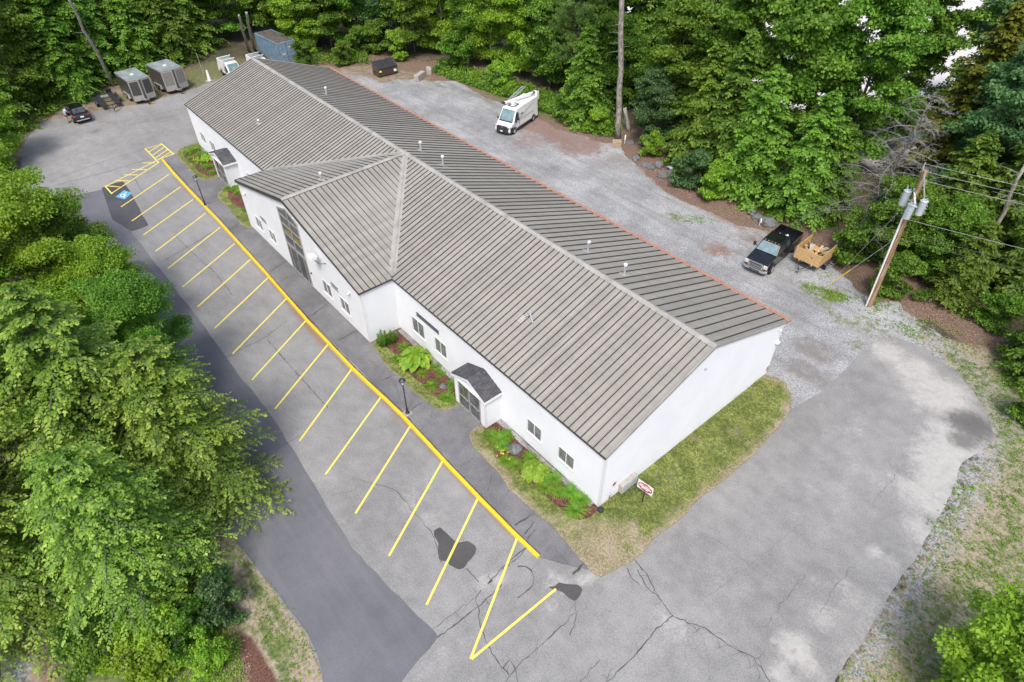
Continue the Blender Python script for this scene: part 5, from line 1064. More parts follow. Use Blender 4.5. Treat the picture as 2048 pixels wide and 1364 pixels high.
for (px, py, n_, lab) in ((1003, 905, 5, 'small yellow blossoms on the daylily by the boulder'), (396, 322, 8, 'small yellow blossoms in the farthest bed')):
    x, y = g2(px, py, .4); m = MB(); r = random.Random(n_)
    for k in range(n_ * 2):
        c = Vector((x + r.gauss(0, .28), y + r.gauss(0, .18), .5 + r.gauss(0, .05)))
        for p_ in range(6):
            a = p_ * PI / 3; m.add([c, c + Vector((math.cos(a - .3) * .04, math.sin(a - .3) * .04, .03)), c + Vector((math.cos(a) * .07, math.sin(a) * .07, .04)), c + Vector((math.cos(a + .3) * .04, math.sin(a + .3) * .04, .03))], [(0, 1, 2, 3)])
    tag(m.build('blossoms', M['flower']), lab, 'flowers', kind='stuff')
# stones
def rock(x, y, z, s, lab, seed, m='rock', grp='rocks along the bank', name='rock'):
    mb = MB(); r = random.Random(seed); mb.sphere((0, 0, s[2] * .35), (s[0], s[1], s[2]), 9, 6, .16, r); o = mb.build(name, M[m]); o.location = (x, y, z); o.rotation_euler = (0, 0, r.uniform(0, 3)); tag(o, lab, 'rock', grp); return o
x, y = g2(1031, 899, .15); b0 = rock(x, y, .1, (.42, .38, .3), 'round grey boulder among the daylilies', 3, grp=None, name='boulder'); b0.data.polygons.foreach_set('use_smooth', [True] * len(b0.data.polygons)); 
x, y = g2(887, 773, .15); rock(x, y, .1, (.25, .2, .16), 'flat grey stone beside the near porch', 5, grp=None)
x, y = g2(788, 668, .15); rock(x, y, .1, (.28, .2, .18), 'mossy grey stone in the corner by the wing', 6, grp=None)
for i, (px, py, s, lab) in enumerate([(1272, 318, .5, 'rock at the top of the bank nearest the pine trunk'), (1288, 330, .45, 'pale rock below the first bank rock'), (1300, 335, .5, 'rock in the middle of the upper bank'), (1318, 332, .6, 'large rock above the blue wrapper'), (1325, 352, .65, 'dark rock below the blue wrapper'),
    (1345, 362, .6, 'rock left of the dark round bush'), (1415, 390, .55, 'rock left of the yellow green bush'), (1503, 425, .55, 'dark rock behind the pickup hood'), (1515, 438, .6, 'middle rock behind the pickup'), (1535, 448, .8, 'largest pale rock behind the pickup cab'), (1262, 286, .45, 'rock right of the white bent pipe'),
    (1340, 345, .4, 'small rock beside the blue wrapper')]):
    x, y = g2(px, py); rock(x, y, -.05, (s, s * .75, s * .6), lab, 30 + i)
for px, py, sx, sy, rz, lab in [(840, 158, 1.9, .65, -62, 'long weathered concrete block by the dumpster'), (858, 147, 1.1, .6, -30, 'short concrete block half hidden in weeds')]:
    x, y = g2(px, py); m = MB(); m.box((0, 0, .35), (sx, sy, .7)); o = m.build('concrete_block', M['concrete'], None, .04); o.location = (x, y, 0); o.rotation_euler = (0, 0, R(rz)); tag(o, lab, 'concrete block')
# ------------------------------------------------------------------ vehicles and objects (x forward, y left, z up)
def wheel(parent, x, y, r, w=.22, name='wheel', rim='chrome', spokes=0):
    def t(m): m.smooth = False; m.tube([(x, y - w / 2, r), (x, y - w / 2 + .02, r), (x, y + w / 2 - .02, r), (x, y + w / 2, r)], [r * .9, r, r, r * .9], 20)
    o = one(name, M['rubber'], parent, t); s = 1 if y > 0 else -1
    one('rim', M[rim], o, lambda m: [m.cyl((x, y + s * w * .3, r), (x, y + s * (w / 2 + .012), r), r * .58, 14), m.cyl((x, y + s * w * .4, r), (x, y + s * (w / 2 + .03), r), r * .18, 8)]); return o
def quad(name, m, parent, pts, t=.012):
    a, b, c = Vector(pts[0]), Vector(pts[1]), Vector(pts[2]); n = (b - a).cross(c - a).normalized() * t
    return one(name, m, parent, lambda mb: mb.prism([Vector(p) for p in pts], n))
def sym(f):
    for s in (1, -1): f(s)
# pickup ---------------------------------------------------------------
def pickup(x, y, rz):
    t = empty('pickup_truck', (x, y, -.004), rz, 'black four door pickup truck with chrome grille parked on the gravel', 'pickup truck'); bl = M['black_paint']; w = .95
    one('body', bl, t, lambda m: m.body([(2.86, .48, w * .93), (2.93, .75, w * .93), (2.88, 1.1, w * .9), (2.6, 1.17, w * .9), (1.45, 1.27, w * .93), (-.82, 1.3, w), (-.82, .42, w), (-1.2, .42, w), (-1.2, .42, w), (2.4, .42, w)]), .05)
    one('cab', bl, t, lambda m: m.body([(1.55, 1.24, w * .92), (.92, 1.86, w * .76), (.75, 1.92, w * .74), (-.6, 1.93, w * .74), (-.72, 1.88, w * .75), (-.84, 1.24, w * .93)]), .06)
    def bed(m):
        for s in (1, -1): m.bb(-2.95, -.86, s * w - .06 if s > 0 else -w, s * w if s > 0 else -w + .06, .5, 1.34)
        m.bb(-3.0, -2.93, -w, w, .5, 1.34); m.bb(-.93, -.87, -w + .06, w - .06, .6, 1.34); m.bb(-2.93, -.9, -w + .06, w - .06, .5, .78)
        sym(lambda s: m.bb(-1.95 - .55, -1.95 + .55, s * .93 - .0 if s > 0 else -.98, s * .98 if s > 0 else -.93, .78, .95)); sym(lambda s: m.bb(-2.4, -1.5, min(s * .62, s * .88), max(s * .62, s * .88), .78, 1.0))
    one('cargo_bed', bl, t, bed, .02)
    g = M['glass_light']; quad('windshield', g, t, [(1.52, -w * .82, 1.29), (1.52, w * .82, 1.29), (.97, w * .68, 1.845), (.97, -w * .68, 1.845)], .02)
    for s in (1, -1):
        for a, b, c, d in ((1.18, .78, .12, .12), (.04, .04, -.66, -.72)):
            q = [(a if a != .04 else .04, s * (w * .915), 1.33), (d if a != .04 else -.72, s * (w * .915), 1.33), (c if a != .04 else -.64, s * (w * .775), 1.82), (b, s * (w * .775), 1.82)]
            quad('side_window', M['glass'], t, q if s > 0 else q[::-1], .012)
        one('side_mirror', M['plastic'], t, lambda m: [m.box((1.12, s * (w + .2), 1.42), (.12, .2, .3)), m.tube([(1.15, s * w * .9, 1.3), (1.12, s * (w + .12), 1.36)], .025, 6)], .02)
        one('headlight', M['lamp_lens'], t, lambda m: m.box((2.92, s * .74, .93), (.08, .3, .3)), .02); one('turn_lamp', M['amber'], t, lambda m: m.box((2.915, s * .745, .81), (.095, .28, .05)))
        one('door_handle', M['plastic'], t, lambda m: m.box((-.0, s * (w + .01), 1.12), (.16, .03, .04)))
        one('taillight', M['red'], t, lambda m: m.box((-2.99, s * .88, 1.05), (.04, .12, .4)))
        for xx in (1.95, -1.95):
            wheel(t, xx, s * .86, .42, .26)
            one('wheel_arch', M['plastic'], t, lambda m: m.tube([(xx + .5 * math.cos(q), s * .955, .42 + .5 * math.sin(q)) for q in np.linspace(.15, PI - .15, 9)], .03, 5))
    gr = one('grille', M['chrome'], t, lambda m: [m.bb(2.93, 2.99, -.56, .56, 1.04, 1.12), m.bb(2.93, 2.99, -.56, .56, .66, .71)] + [m.bb(2.93, 2.99, min(s * .5, s * .57), max(s * .5, s * .57), .71, 1.04) for s in (1, -1)] + [m.bb(2.93, 2.985, -.5, .5, .79 + i * .1, .83 + i * .1) for i in range(2)], .008)
    one('grille_mesh', M['plastic'], gr, lambda m: m.bb(2.915, 2.95, -.5, .5, .7, 1.05))
    one('bumper', M['chrome'], t, lambda m: m.prism([(2.86, -.96, .42), (3.02, -.7, .42), (3.06, 0, .42), (3.02, .7, .42), (2.86, .96, .42), (2.8, .9, .42), (2.8, -.9, .42)], (0, 0, .2)), .02); one('bumper_intake', M['plastic'], t, lambda m: [m.bb(3.0, 3.065, -.4, .4, .46, .54)]); one('rear_bumper', M['chrome'], t, lambda m: m.bb(-3.1, -3.0, -.9, .9, .5, .66), .02)
    for i in range(5): one('cab_marker_light', M['amber'], t, lambda m: m.sphere((.86, (i - 2) * .26, 1.905), (.05, .04, .025), 8, 4))
    one('wiper', M['plastic'], t, lambda m: m.tube([(1.57, -.1, 1.30), (1.53, .6, 1.325)], .012, 4)); return t
pk = pickup(7.08, -26.6, R(97))
sc_ = MB(); r_ = random.Random(8)
sc_.box((0, 0, 0), (1.0, .22, .03), .4, .5); sc_.box((.25, .1, .12), (.85, .16, .025), -.7, .3); sc_.box((-.2, -.1, .08), (.7, .2, .03), 1.2, -.4); sc_.box((.1, .2, .2), (.6, .15, .03), 2.2, .2); sc_.box((-.3, .25, .22), (.14, .5, .03), .2, .0, .5)
o = sc_.build('trim_scrap', M['white_plain']); o.location = (7.35, -28.0, 1.18); o.rotation_euler = (0, 0, .3); tag(o, 'loose pile of white trim scrap in the bed of the black pickup', 'scrap')
# vans -----------------------------------------------------------------
def van_body(t, Lv, Wv, Hv, nose, bumper_dark=True):
    w = Wv / 2; f = Lv / 2; zh = Hv * .47
    one('body', M['car_white'], t, lambda m: m.body([(f - .02, .36, w * .9), (f, .62, w * .9), (f - .12, zh * .82, w * .86), (f - nose * .55, zh, w * .88), (f - nose, zh * 1.12, w * .93), (f - nose * 1.0 - .62, Hv - .1, w * .84), (f - nose - .95, Hv, w * .82), (-f + .1, Hv, w * .84), (-f, Hv - .08, w * .86), (-f, .36, w)]), .06)
    g = M['glass_light']; k = 1.0
    quad('windshield', g, t, [(f - nose + .015, -w * .8, zh * 1.16), (f - nose + .015, w * .8, zh * 1.16), (f - nose - .6, w * .74, Hv - .16), (f - nose - .6, -w * .74, Hv - .16)], .03)
    for s in (1, -1):
        q = [(f - nose - .1, s * (w * .945), zh * 1.12), (f - nose - 1.0, s * (w * .95), zh * 1.1), (f - nose - .95, s * (w * .88), Hv - .34), (f - nose - .55, s * (w * .88), Hv - .34)]
        quad('side_window', M['glass'], t, q if s > 0 else q[::-1], .02)
        one('headlight', M['lamp_lens'], t, lambda m: m.box((f - .12, s * w * .72, zh * .8), (.22, .3, .16), 0, .5), .03)
        one('side_mirror', M['plastic'], t, lambda m: m.box((f - nose - .18, s * (w + .12), zh * 1.2), (.1, .14, .28)), .02)
        one('side_skirt', M['plastic'], t, lambda m: m.box((-.1, s * (w - .01), .42), (Lv * .5, .06, .16)), .01)
        one('taillight', M['red'], t, lambda m: m.box((-f + .01, s * w * .8, 1.1), (.05, .12, .5)))
        for xx in (f - .82, -f + .98):
            wheel(t, xx, s * (w - .12), .34, .22); one('wheel_arch', M['plastic'], t, lambda m: m.tube([(xx + .41 * math.cos(q), s * (w + .0), .34 + .41 * math.sin(q)) for q in np.linspace(.1, PI - .1, 9)], .035, 5))
        one('door_seam', M['plastic'], t, lambda m: [m.box((f - nose - 1.08, s * (w * .93 + .02), 1.2), (.012, .03, 1.4), 0, 0, s * .08), m.box((-.3, s * (w * .97), Hv * .5), (Lv * .5, .012, .03))])
def vanlife(x, y, rz):
    t = empty('boom_van', (x, y, -.004), rz, 'white cargo van with a folded bucket boom and ladder on its roof', 'van'); van_body(t, 5.7, 2.0, 2.4, .75); f = 2.85; w = 1.0
    one('bumper', M['plastic'], t, lambda m: m.prism([(f - .6, -w * .99, .28), (f - .15, -w * .93, .28), (f + .07, -w * .6, .28), (f + .1, 0, .28), (f + .07, w * .6, .28), (f - .15, w * .93, .28), (f - .6, w * .99, .28), (f - .6, w * .8, .28), (f - .6, -w * .8, .28)], (0, 0, .55)), .06)
    gq = one('grille', M['dark_steel'], t, lambda m: m.box((f - .0, 0, .88), (.16, 1.15, .2), 0, .25), .02); tx('RAM', gq, (f + .1, 0, .86), .13, M['chrome'], (R(70), 0, R(90)))
    one('number_plate', M['white_plain'], t, lambda m: m.bb(f + .1, f + .12, -.2, .1, .42, .55))
    one('hood_vent', M['plastic'], t, lambda m: m.box((f - .68, 0, 1.23), (.16, 1.6, .03), 0, .45)); one('roof_vent', M['plastic'], t, lambda m: [m.box((f - 1.75, (i - 1) * .22, 2.41), (.08, .08, .03)) for i in range(3)])
    one('door_lettering', M['slate'], t, lambda m: m.box((.55, w * .975, 1.72), (.55, .012, .11)))
    b = one('boom_turret', M['white_plain'], t, lambda m: [m.cyl((.65, 0, 2.38), (.65, 0, 2.62), .24, 12), m.box((.65, 0, 2.72), (.5, .4, .25))], .02)
    one('boom_base_frame', M['plastic'], b, lambda m: [m.box((.65, .35, 2.43), (.9, .08, .06)), m.box((.65, -.35, 2.43), (.9, .08, .06)), m.box((.2, 0, 2.44), (.08, .8, .06)), m.box((1.1, 0, 2.44), (.08, .8, .06))])
    bo = one('boom_arm', M['white_plain'], t, lambda m: [m.box((-.75, -.1, 2.74), (4.0, .17, .19), R(-19), R(2)), m.box((.7, -.55, 2.68), (1.3, .24, .2), R(-19))], .02); one('boom_joint', M['plastic'], bo, lambda m: [m.cyl((-2.5, .35, 2.8), (-2.5, .68, 2.8), .13, 10), m.cyl((1.25, -.95, 2.68), (1.3, -.62, 2.68), .12, 10)])
    one('bucket', M['white_plain'], t, lambda m: [m.bb(-3.3, -2.87, .25, .8, 1.9, 1.94), m.bb(-3.3, -3.26, .25, .8, 1.94, 2.75), m.bb(-2.91, -2.87, .25, .8, 1.94, 2.75), m.bb(-3.26, -2.91, .25, .29, 1.94, 2.75), m.bb(-3.26, -2.91, .76, .8, 1.94, 2.75)], .01)
    one('roof_ladder', M['steel'], t, lambda m: [m.box((-1.4, y0, 2.85), (2.9, .05, .07), 0, R(9)) for y0 in (-1.0, -.62)] + [m.box((-2.75 + i * .27, -.81, 2.85 + (1.35 - i * .27) * .158), (.04, .38, .04)) for i in range(11)]); return t
def tx(s, parent, loc, size, m, rot, name='lettering'):
    cu = bpy.data.curves.new(name, 'FONT'); cu.body = s; cu.size = size; cu.align_x = 'CENTER'; cu.align_y = 'CENTER'; cu.extrude = .004; cu.offset = .004
    o = bpy.data.objects.new('tmp', cu); col.objects.link(o); dg = bpy.context.evaluated_depsgraph_get(); me = bpy.data.meshes.new_from_object(o.evaluated_get(dg)); bpy.data.objects.remove(o)
    me.materials.clear(); me.materials.append(m); q = bpy.data.objects.new(name, me); col.objects.link(q); q.parent = parent; q.location = loc; q.rotation_euler = rot; return q
vanlife(38.8, -27.65, R(108))
def smallvan(x, y, rz, lab):
    t = empty('cargo_van', (x, y, -.004), rz, lab, 'van', 'small white vans on the far grass'); van_body(t, 4.3, 1.7, 1.85, .9); f = 2.15
    one('bumper', M['plastic'], t, lambda m: m.box((f + .0, 0, .42), (.14, 1.5, .22)), .04); one('grille', M['dark_steel'], t, lambda m: m.box((f - .03, 0, .68), (.06, .8, .12)), .01)
    rk = one('roof_rack', M['white_plain'], t, lambda m: [m.box((xx, 0, 1.98), (.07, 1.75, .06)) for xx in (-1.6, -.3)] + [m.box((xx, s * .7, 1.92), (.06, .06, .14)) for xx in (-1.6, -.3) for s in (1, -1)], .01)
    one('roof_panel', M['tr_roof'], t, lambda m: m.box((-.8, 0, 1.856), (2.2, 1.3, .012))); return t
smallvan(72.75, -10.35, R(181), 'small white van with white roof racks seen past the far roof corner'); smallvan(71.5, -13.55, R(181), 'white van mostly hidden behind the far ridge end beside the container')
# car and its owner ----------------------------------------------------
def car(x, y, rz):
    t = empty('parked_car', (x, y, 0), rz, 'small black hatchback parked nose to the trees at the far left', 'car'); bl = M['black_paint']; w = .87
    one('body', bl, t, lambda m: m.body([(2.2, .3, w * .8), (2.25, .6, w * .8), (1.9, .86, w * .86), (1.0, 1.0, w * .95), (-1.7, 1.08, w * .95), (-2.15, 1.0, w * .88), (-2.28, .7, w * .88), (-2.25, .32, w * .9)]), .07)
    one('cabin', bl, t, lambda m: m.body([(1.1, .98, w * .86), (.35, 1.46, w * .68), (-.3, 1.54, w * .67), (-1.3, 1.48, w * .68), (-1.95, 1.04, w * .8)]), .07)
    quad('windshield', M['glass'], t, [(1.06, -w * .74, 1.03), (1.06, w * .74, 1.03), (.4, w * .62, 1.44), (.4, -w * .62, 1.44)], .02); quad('rear_window', M['glass'], t, [(-1.9, w * .68, 1.1), (-1.9, -w * .68, 1.1), (-1.4, -w * .58, 1.44), (-1.4, w * .58, 1.44)], .025)
    for s in (1, -1):
        q = [(.95, s * w * .9, 1.04), (-1.6, s * w * .9, 1.06), (-1.25, s * w * .72, 1.42), (.3, s * w * .72, 1.42)]; quad('side_window', M['glass'], t, q if s > 0 else q[::-1], .012)
        one('taillight', M['red'], t, lambda m: m.box((-2.2, s * .68, .9), (.12, .24, .13)), .03); one('headlight', M['lamp_lens'], t, lambda m: m.box((2.12, s * .6, .7), (.2, .3, .12)), .03); one('side_mirror', M['plastic'], t, lambda m: m.box((.75, s * (w + .1), 1.05), (.14, .16, .12)), .02)
        for xx in (1.4, -1.35): wheel(t, xx, s * .79, .32, .2)
    one('bumper', M['steel'], t, lambda m: m.box((-2.29, 0, .45), (.05, 1.3, .1)), .02); one('number_plate', M['white_plain'], t, lambda m: m.box((-2.3, 0, .78), (.03, .34, .16)))
    return t
car(71.6, 7.5, R(1))
def skin_mesh(name, V, E, Rd, m, parent, sub=1, root=0):
    me = bpy.data.meshes.new(name); me.from_pydata(V, E, []); me.materials.append(m); o = bpy.data.objects.new(name, me); col.objects.link(o)
    sk = o.modifiers.new('skin', 'SKIN'); sk.use_smooth_shade = True; d = me.skin_vertices[0].data if me.skin_vertices else None
    if d is None: bm = bmesh.new(); bm.from_mesh(me); bm.verts.layers.skin.verify(); bm.to_mesh(me); bm.free(); d = me.skin_vertices[0].data
    for i, r in enumerate(Rd): d[i].radius = (r, r) if not hasattr(r, '__len__') else r
    for i in range(len(V)): d[i].use_root = (i == root)
    ss = o.modifiers.new('sub', 'SUBSURF'); ss.levels = sub; ss.render_levels = sub
    dg = bpy.context.evaluated_depsgraph_get(); me2 = bpy.data.meshes.new_from_object(o.evaluated_get(dg)); bpy.data.objects.remove(o); me2.materials.clear(); me2.materials.append(m)
    q = bpy.data.objects.new(name, me2); col.objects.link(q); q.parent = parent; return q
def person(x, y, rz):
    t = empty('person', (x, y, 0), rz, 'person in light blue shirt and dark shorts leaning against the black car', 'person')
    V = [(0, 0, .92), (.06, 0, 1.12), (.16, 0, 1.34), (.2, 0, 1.42), (.25, 0, 1.49), (.29, 0, 1.57), (.31, 0, 1.65)]; E = [(i, i + 1) for i in range(6)]; Rd = [(.15, .13), (.14, .12), (.17, .12), .06, .06, (.085, .1), (.07, .08)]
    def add(v, p, r): V.append(v); Rd.append(r); E.append((p, len(V) - 1)); return len(V) - 1
    add((.4, 0, 1.56), 5, .018)
    for s in (1, -1):
        h = add((.0, s * .1, .84), 0, .095); k = add((.07 * s + .03, s * .11, .48), h, .062); a = add((-.03 + .05 * s, s * .12, .1), k, .042); add((.12 + .05 * s, s * .13, .035), a, .035)
        sh = add((.15, s * .19, 1.36), 2, .06); el = add((.26, s * .25, 1.12), sh, .045); wr = add((.46, s * .17, 1.05), el, .03); pm = add((.53, s * .15, 1.05), wr, .034)
        for j, (dy, l) in enumerate(((-.034, .07), (-.012, .085), (.011, .08), (.032, .062))): b = add((.575, s * .15 + dy, 1.05), pm, .011); c = add((.575 + l * .6, s * .15 + dy, 1.035), b, .010); add((.575 + l, s * .15 + dy, 1.01), c, .008)
        b = add((.54, s * .15 - s * .045, 1.04), pm, .012); add((.575, s * .15 - s * .06, 1.03), b, .010)
    bd = skin_mesh('body', V, E, Rd, M['skin'], t, 1)
    skin_mesh('shirt', [(0, 0, .96), (.06, 0, 1.12), (.16, 0, 1.33), (.19, 0, 1.40)] + [(.15, .2, 1.36), (.22, .235, 1.2), (.15, -.2, 1.36), (.22, -.235, 1.2)], [(0, 1), (1, 2), (2, 3), (2, 4), (4, 5), (2, 6), (6, 7)], [(.175, .155), (.17, .15), (.195, .145), .085, .085, .075, .085, .075], M['shirt'], t)
    skin_mesh('shorts', [(0, 0, .93), (0, 0, .86), (.02, .1, .78), (.05, .11, .58), (.02, -.1, .78), (0, -.11, .58)], [(0, 1), (1, 2), (2, 3), (1, 4), (4, 5)], [(.172, .15), .15, .115, .095, .115, .095], M['navy'], t)
    one('hair', M['hair'], t, lambda m: m.sphere((.285, 0, 1.635), (.105, .095, .085), 12, 8)); sym(lambda s: one('eye', M['navy'], t, lambda m: m.sphere((.385, s * .033, 1.60), .011, 6, 4))); sym(lambda s: one('shoe', M['plastic'], t, lambda m: m.box((.05 + .05 * s, s * .125, .035), (.26, .1, .07)), .02)); one('mouth', M['red'], t, lambda m: m.box((.39, 0, 1.525), (.01, .04, .01)))
person(70.75, 8.75, R(-75))
# enclosed trailers ----------------------------------------------------
def enclosed(x, y, rz, Ln, Wd, H, side, front, lab, stripes):
    t = empty('enclosed_trailer', (x, y, 0), rz, lab, 'trailer'); w = Wd / 2; f = Ln / 2; z0 = .38
    foot = [(f - .28, -w), (f, -.12), (f, .12), (f - .28, w), (-f, w), (-f, -w)]
    one('body', side, t, lambda m: m.prism([(a, b, z0) for a, b in foot], (0, 0, H - z0)), .03)
    rf_ = one('roof_sheet', M['tr_roof'], t, lambda m: m.prism([(a * .995, b * .985, H + .001) for a, b in foot], (0, 0, .035)), .01); one('roof_hatch', M['white_plain'], rf_, lambda m: m.box((.1, 0, H + .07), (.36, .36, .1)), .02)
    for s in (1, -1):
        P = lambda u, z, e=.02: (f - .28 * u + .0 + e, s * (.12 + (w - .12) * u), z)
        q = [P(.0, z0), P(1, z0), P(1, H - .02), P(0, H - .02)]; one('nose_panel', M['tr_grey'], t, lambda m: m.prism([Vector(p) for p in q], (.012, 0, 0)))
        q2 = [P(.12, z0 + .62, .034), P(.95, z0 + .42 + (.2 if front is M['tr_panel2'] else .2), .034), P(.93, H - .14, .034), P(.12, H - .14, .034)]; one('front_panel', front, t, lambda m: m.prism([Vector(p) for p in q2], (.012, 0, 0)))
        one('corner_post', M['alu'], t, lambda m: m.box((f - .29, s * (w + .005), (z0 + H) / 2), (.09, .05, H - z0 - .02)), .015); one('roof_rail', M['alu'], t, lambda m: m.box((-.14, s * (w + .008), H - .05), (Ln - .3, .03, .1)))
        one('fender', M['alu'], t, lambda m: m.prism([(.62, s * w, .42), (.45, s * w, .82), (-1.15, s * w, .82), (-1.32, s * w, .42), (-1.22, s * w, .42), (-1.1, s * w, .72), (.4, s * w, .72), (.52, s * w, .42)], (0, s * .16, 0)))
        for xx in (.05, -.75): wheel(t, xx, s * (w - .05), .34, .2)
    one('side_door', M['tr_dark'] if side is not M['tr_dark'] else M['tr_grey'], t, lambda m: [m.box((f - 1.0, w + .012, 1.35), (.72, .02, 1.75)) if not stripes else m.box((f - .85, w + .012, 1.35), (.72, .02, 1.75))]); one('side_door_trim', M['alu'], t, lambda m: [m.box((f - 1.0 + (0 if not stripes else .15) + d, w + .018, 1.35), (.04, .03, 1.8)) for d in (-.38, .38)])
    if stripes: one('side_stripe', M['red'], t, lambda m: m.box((-.3, w + .01, 1.0), (2.2, .012, .1), 0, .06)); one('side_graphic', M['yellow_plastic'], t, lambda m: m.box((-1.0, w + .01, 1.75), (.5, .012, .45), 0, .5))
    one('tongue', M['dark_steel'], t, lambda m: [m.tube([(f - .2, s * .6, .42), (f + .75, 0, .45)], .045, 6) for s in (1, -1)] + [m.cyl((f + .5, 0, .1), (f + .5, 0, .85), .035, 8), m.box((f + .5, 0, .06), (.2, .2, .04)), m.box((f + .82, 0, .47), (.16, .12, .1))])
    one('marker_light', M['amber'], t, lambda m: [m.box((f + .03 - .1, s * .5, H - .06), (.06, .12, .04)) for s in (1, -1)]); one('front_skirt', M['alu'], t, lambda m: m.box((f - .1, 0, z0 + .05), (.5, .5, .14)), .02); return t
enclosed(73.0, .62, R(184), 4.3, 2.35, 2.62, M['tr_dark'], M['tr_panel'], 'grey roofed enclosed trailer with two black front panels and side stripes', True)
enclosed(73.6, -3.2, R(187), 4.1, 2.55, 2.62, M['tr_dark'], M['tr_panel2'], 'larger enclosed trailer with taupe front panels nearest the building', False)
# open flat trailer
t = empty('flat_trailer', (73.55, 3.95, 0), R(178), 'low black open car trailer between the black car and the enclosed trailers', 'trailer')
for s in (1, -1):
    one('deck_runner', M['dark_steel'], t, lambda m: m.box((0, s * .72, .52), (3.9, .6, .06)), .01); one('fender', M['dark_steel'], t, lambda m: m.prism([(.65, s * 1.04, .42), (.5, s * 1.04, .74), (-1.0, s * 1.04, .74), (-1.15, s * 1.04, .42)], (0, s * .24, 0)), .02)
    for xx in (.15, -.65): wheel(t, xx, s * 1.16, .3, .18)
    one('loading_ramp', M['dark_steel'], t, lambda m: m.box((-1.95, s * .7, .75), (.06, .55, .5), 0, .3))
one('frame', M['dark_steel'], t, lambda m: [m.box((0, s * .98, .46), (3.88, .08, .08)) for s in (1, -1)] + [m.box((xx, 0, .46), (.08, 2.0, .075)) for xx in (-1.9, -.6, .6, 1.9)] + [m.tube([(1.9, s * .9, .46), (3.2, 0, .46)], .05, 6) for s in (1, -1)] + [m.cyl((2.9, 0, .08), (2.9, 0, .9), .035, 8)]); one('ramp_slats', M['steel'], t, lambda m: [m.box((-1.5 + i * .16, 0, .53), (.05, .8, .03)) for i in range(4)])
def block(x, y, z, d, rz, lab, m='lumber', name='wood_block', cat='wood block'):
    mb = MB(); mb.box((0, 0, d[2] / 2), d); o = mb.build(name, M[m], None, .01); o.location = (x, y, z); o.rotation_euler = (0, 0, rz); return tag(o, lab, cat)
block(*g2(306, 207), 0, (.5, .2, .12), .4, 'wooden block under the tongue of the nearer enclosed trailer'); block(*g2(236, 221), 0, (.35, .2, .1), .1, 'wooden block under the flat trailer tongue')
# container ------------------------------------------------------------
t = empty('shipping_container', (75.7, -17.75, 0), R(183), 'weathered blue shipping container with rusty roof under the trees', 'shipping container')
def corr(m):
    for s in (1, -1):
        n = 44
        for i in range(n):
            x0 = -2.95 + 5.9 * i / n; x1 = -2.95 + 5.9 * (i + 1) / n; y = s * (1.19 if i % 2 else 1.155); m.bb(x0, x1, min(s * 1.1, y), max(s * 1.1, y), .15, 2.45)
    m.bb(-3.0, -2.95, -1.15, 1.15, .15, 2.45)
one('side_wall', M['container'], t, corr)
one('frame', M['container'], t, lambda m: [m.box((xx, s * 1.16, 1.3), (.14, .12, 2.58)) for xx in (-2.98, 2.98) for s in (1, -1)] + [m.box((0, s * 1.16, z), (5.9, .12, .14)) for s in (1, -1) for z in (.09, 2.52)] + [m.box((xx, 0, z), (.12, 2.2, .14)) for xx in (-2.98, 2.98) for z in (.09, 2.52)], .01)
one('roof', M['rust_roof'], t, lambda m: m.bb(-2.92, 2.92, -1.1, 1.1, 2.5, 2.6))
for s in (1, -1):
    d = one('door', M['container'], t, lambda m: [m.bb(2.96, 3.0, min(s * .02, s * 1.09), max(s * .02, s * 1.09), .17, 2.44)] + [m.box((3.01, s * .55, .45 + i * .47), (.03, .95, .3)) for i in range(5)], .008); one('locking_bar', M['steel'], d, lambda m: [m.cyl((3.05, s * yy, .2), (3.05, s * yy, 2.42), .02, 6) for yy in (.25, .8)])
    one('door_marking', M['lamp_lens'], d, lambda m: m.box((3.03, s * .5, 1.9 if s > 0 else 1.2), (.012, .4, .16)))
# dumpster ---------------------------------------------------------------
t = empty('dumpster', (61.1, -25.15, 0), R(176), 'brown dumpster with sloping black lids and a white sign', 'dumpster'); 
one('bin', M['dumpster'], t, lambda m: m.prism([(.75, -1.3, .12), (.95, -1.3, 1.05), (-.8, -1.3, 1.45), (-.8, -1.3, .12)], (0, 2.6, 0)), .02)
for i in range(3): one('lid', M['plastic'], t, lambda m: m.prism([(1.0, -1.28 + i * .87, 1.07), (-.82, -1.28 + i * .87, 1.49), (-.82, -1.28 + i * .87, 1.53), (1.0, -1.28 + i * .87, 1.11)], (0, .82, 0)), .01)
one('side_pocket', M['dumpster'], t, lambda m: [m.box((.1, s * 1.36, .75), (.9, .12, .16)) for s in (1, -1)], .01); q = one('sign_plate', M['white_plain'], t, lambda m: m.box((.875, .95, .68), (.02, .34, .5), 0, R(-12))); one('sign_mark', M['plastic'], q, lambda m: m.box((.895, .95, .74), (.02, .14, .12), .6, R(-12))); one('warning_plate', M['yellow_plastic'], t, lambda m: m.box((.9, -1.05, .82), (.02, .3, .34), 0, R(-12)))
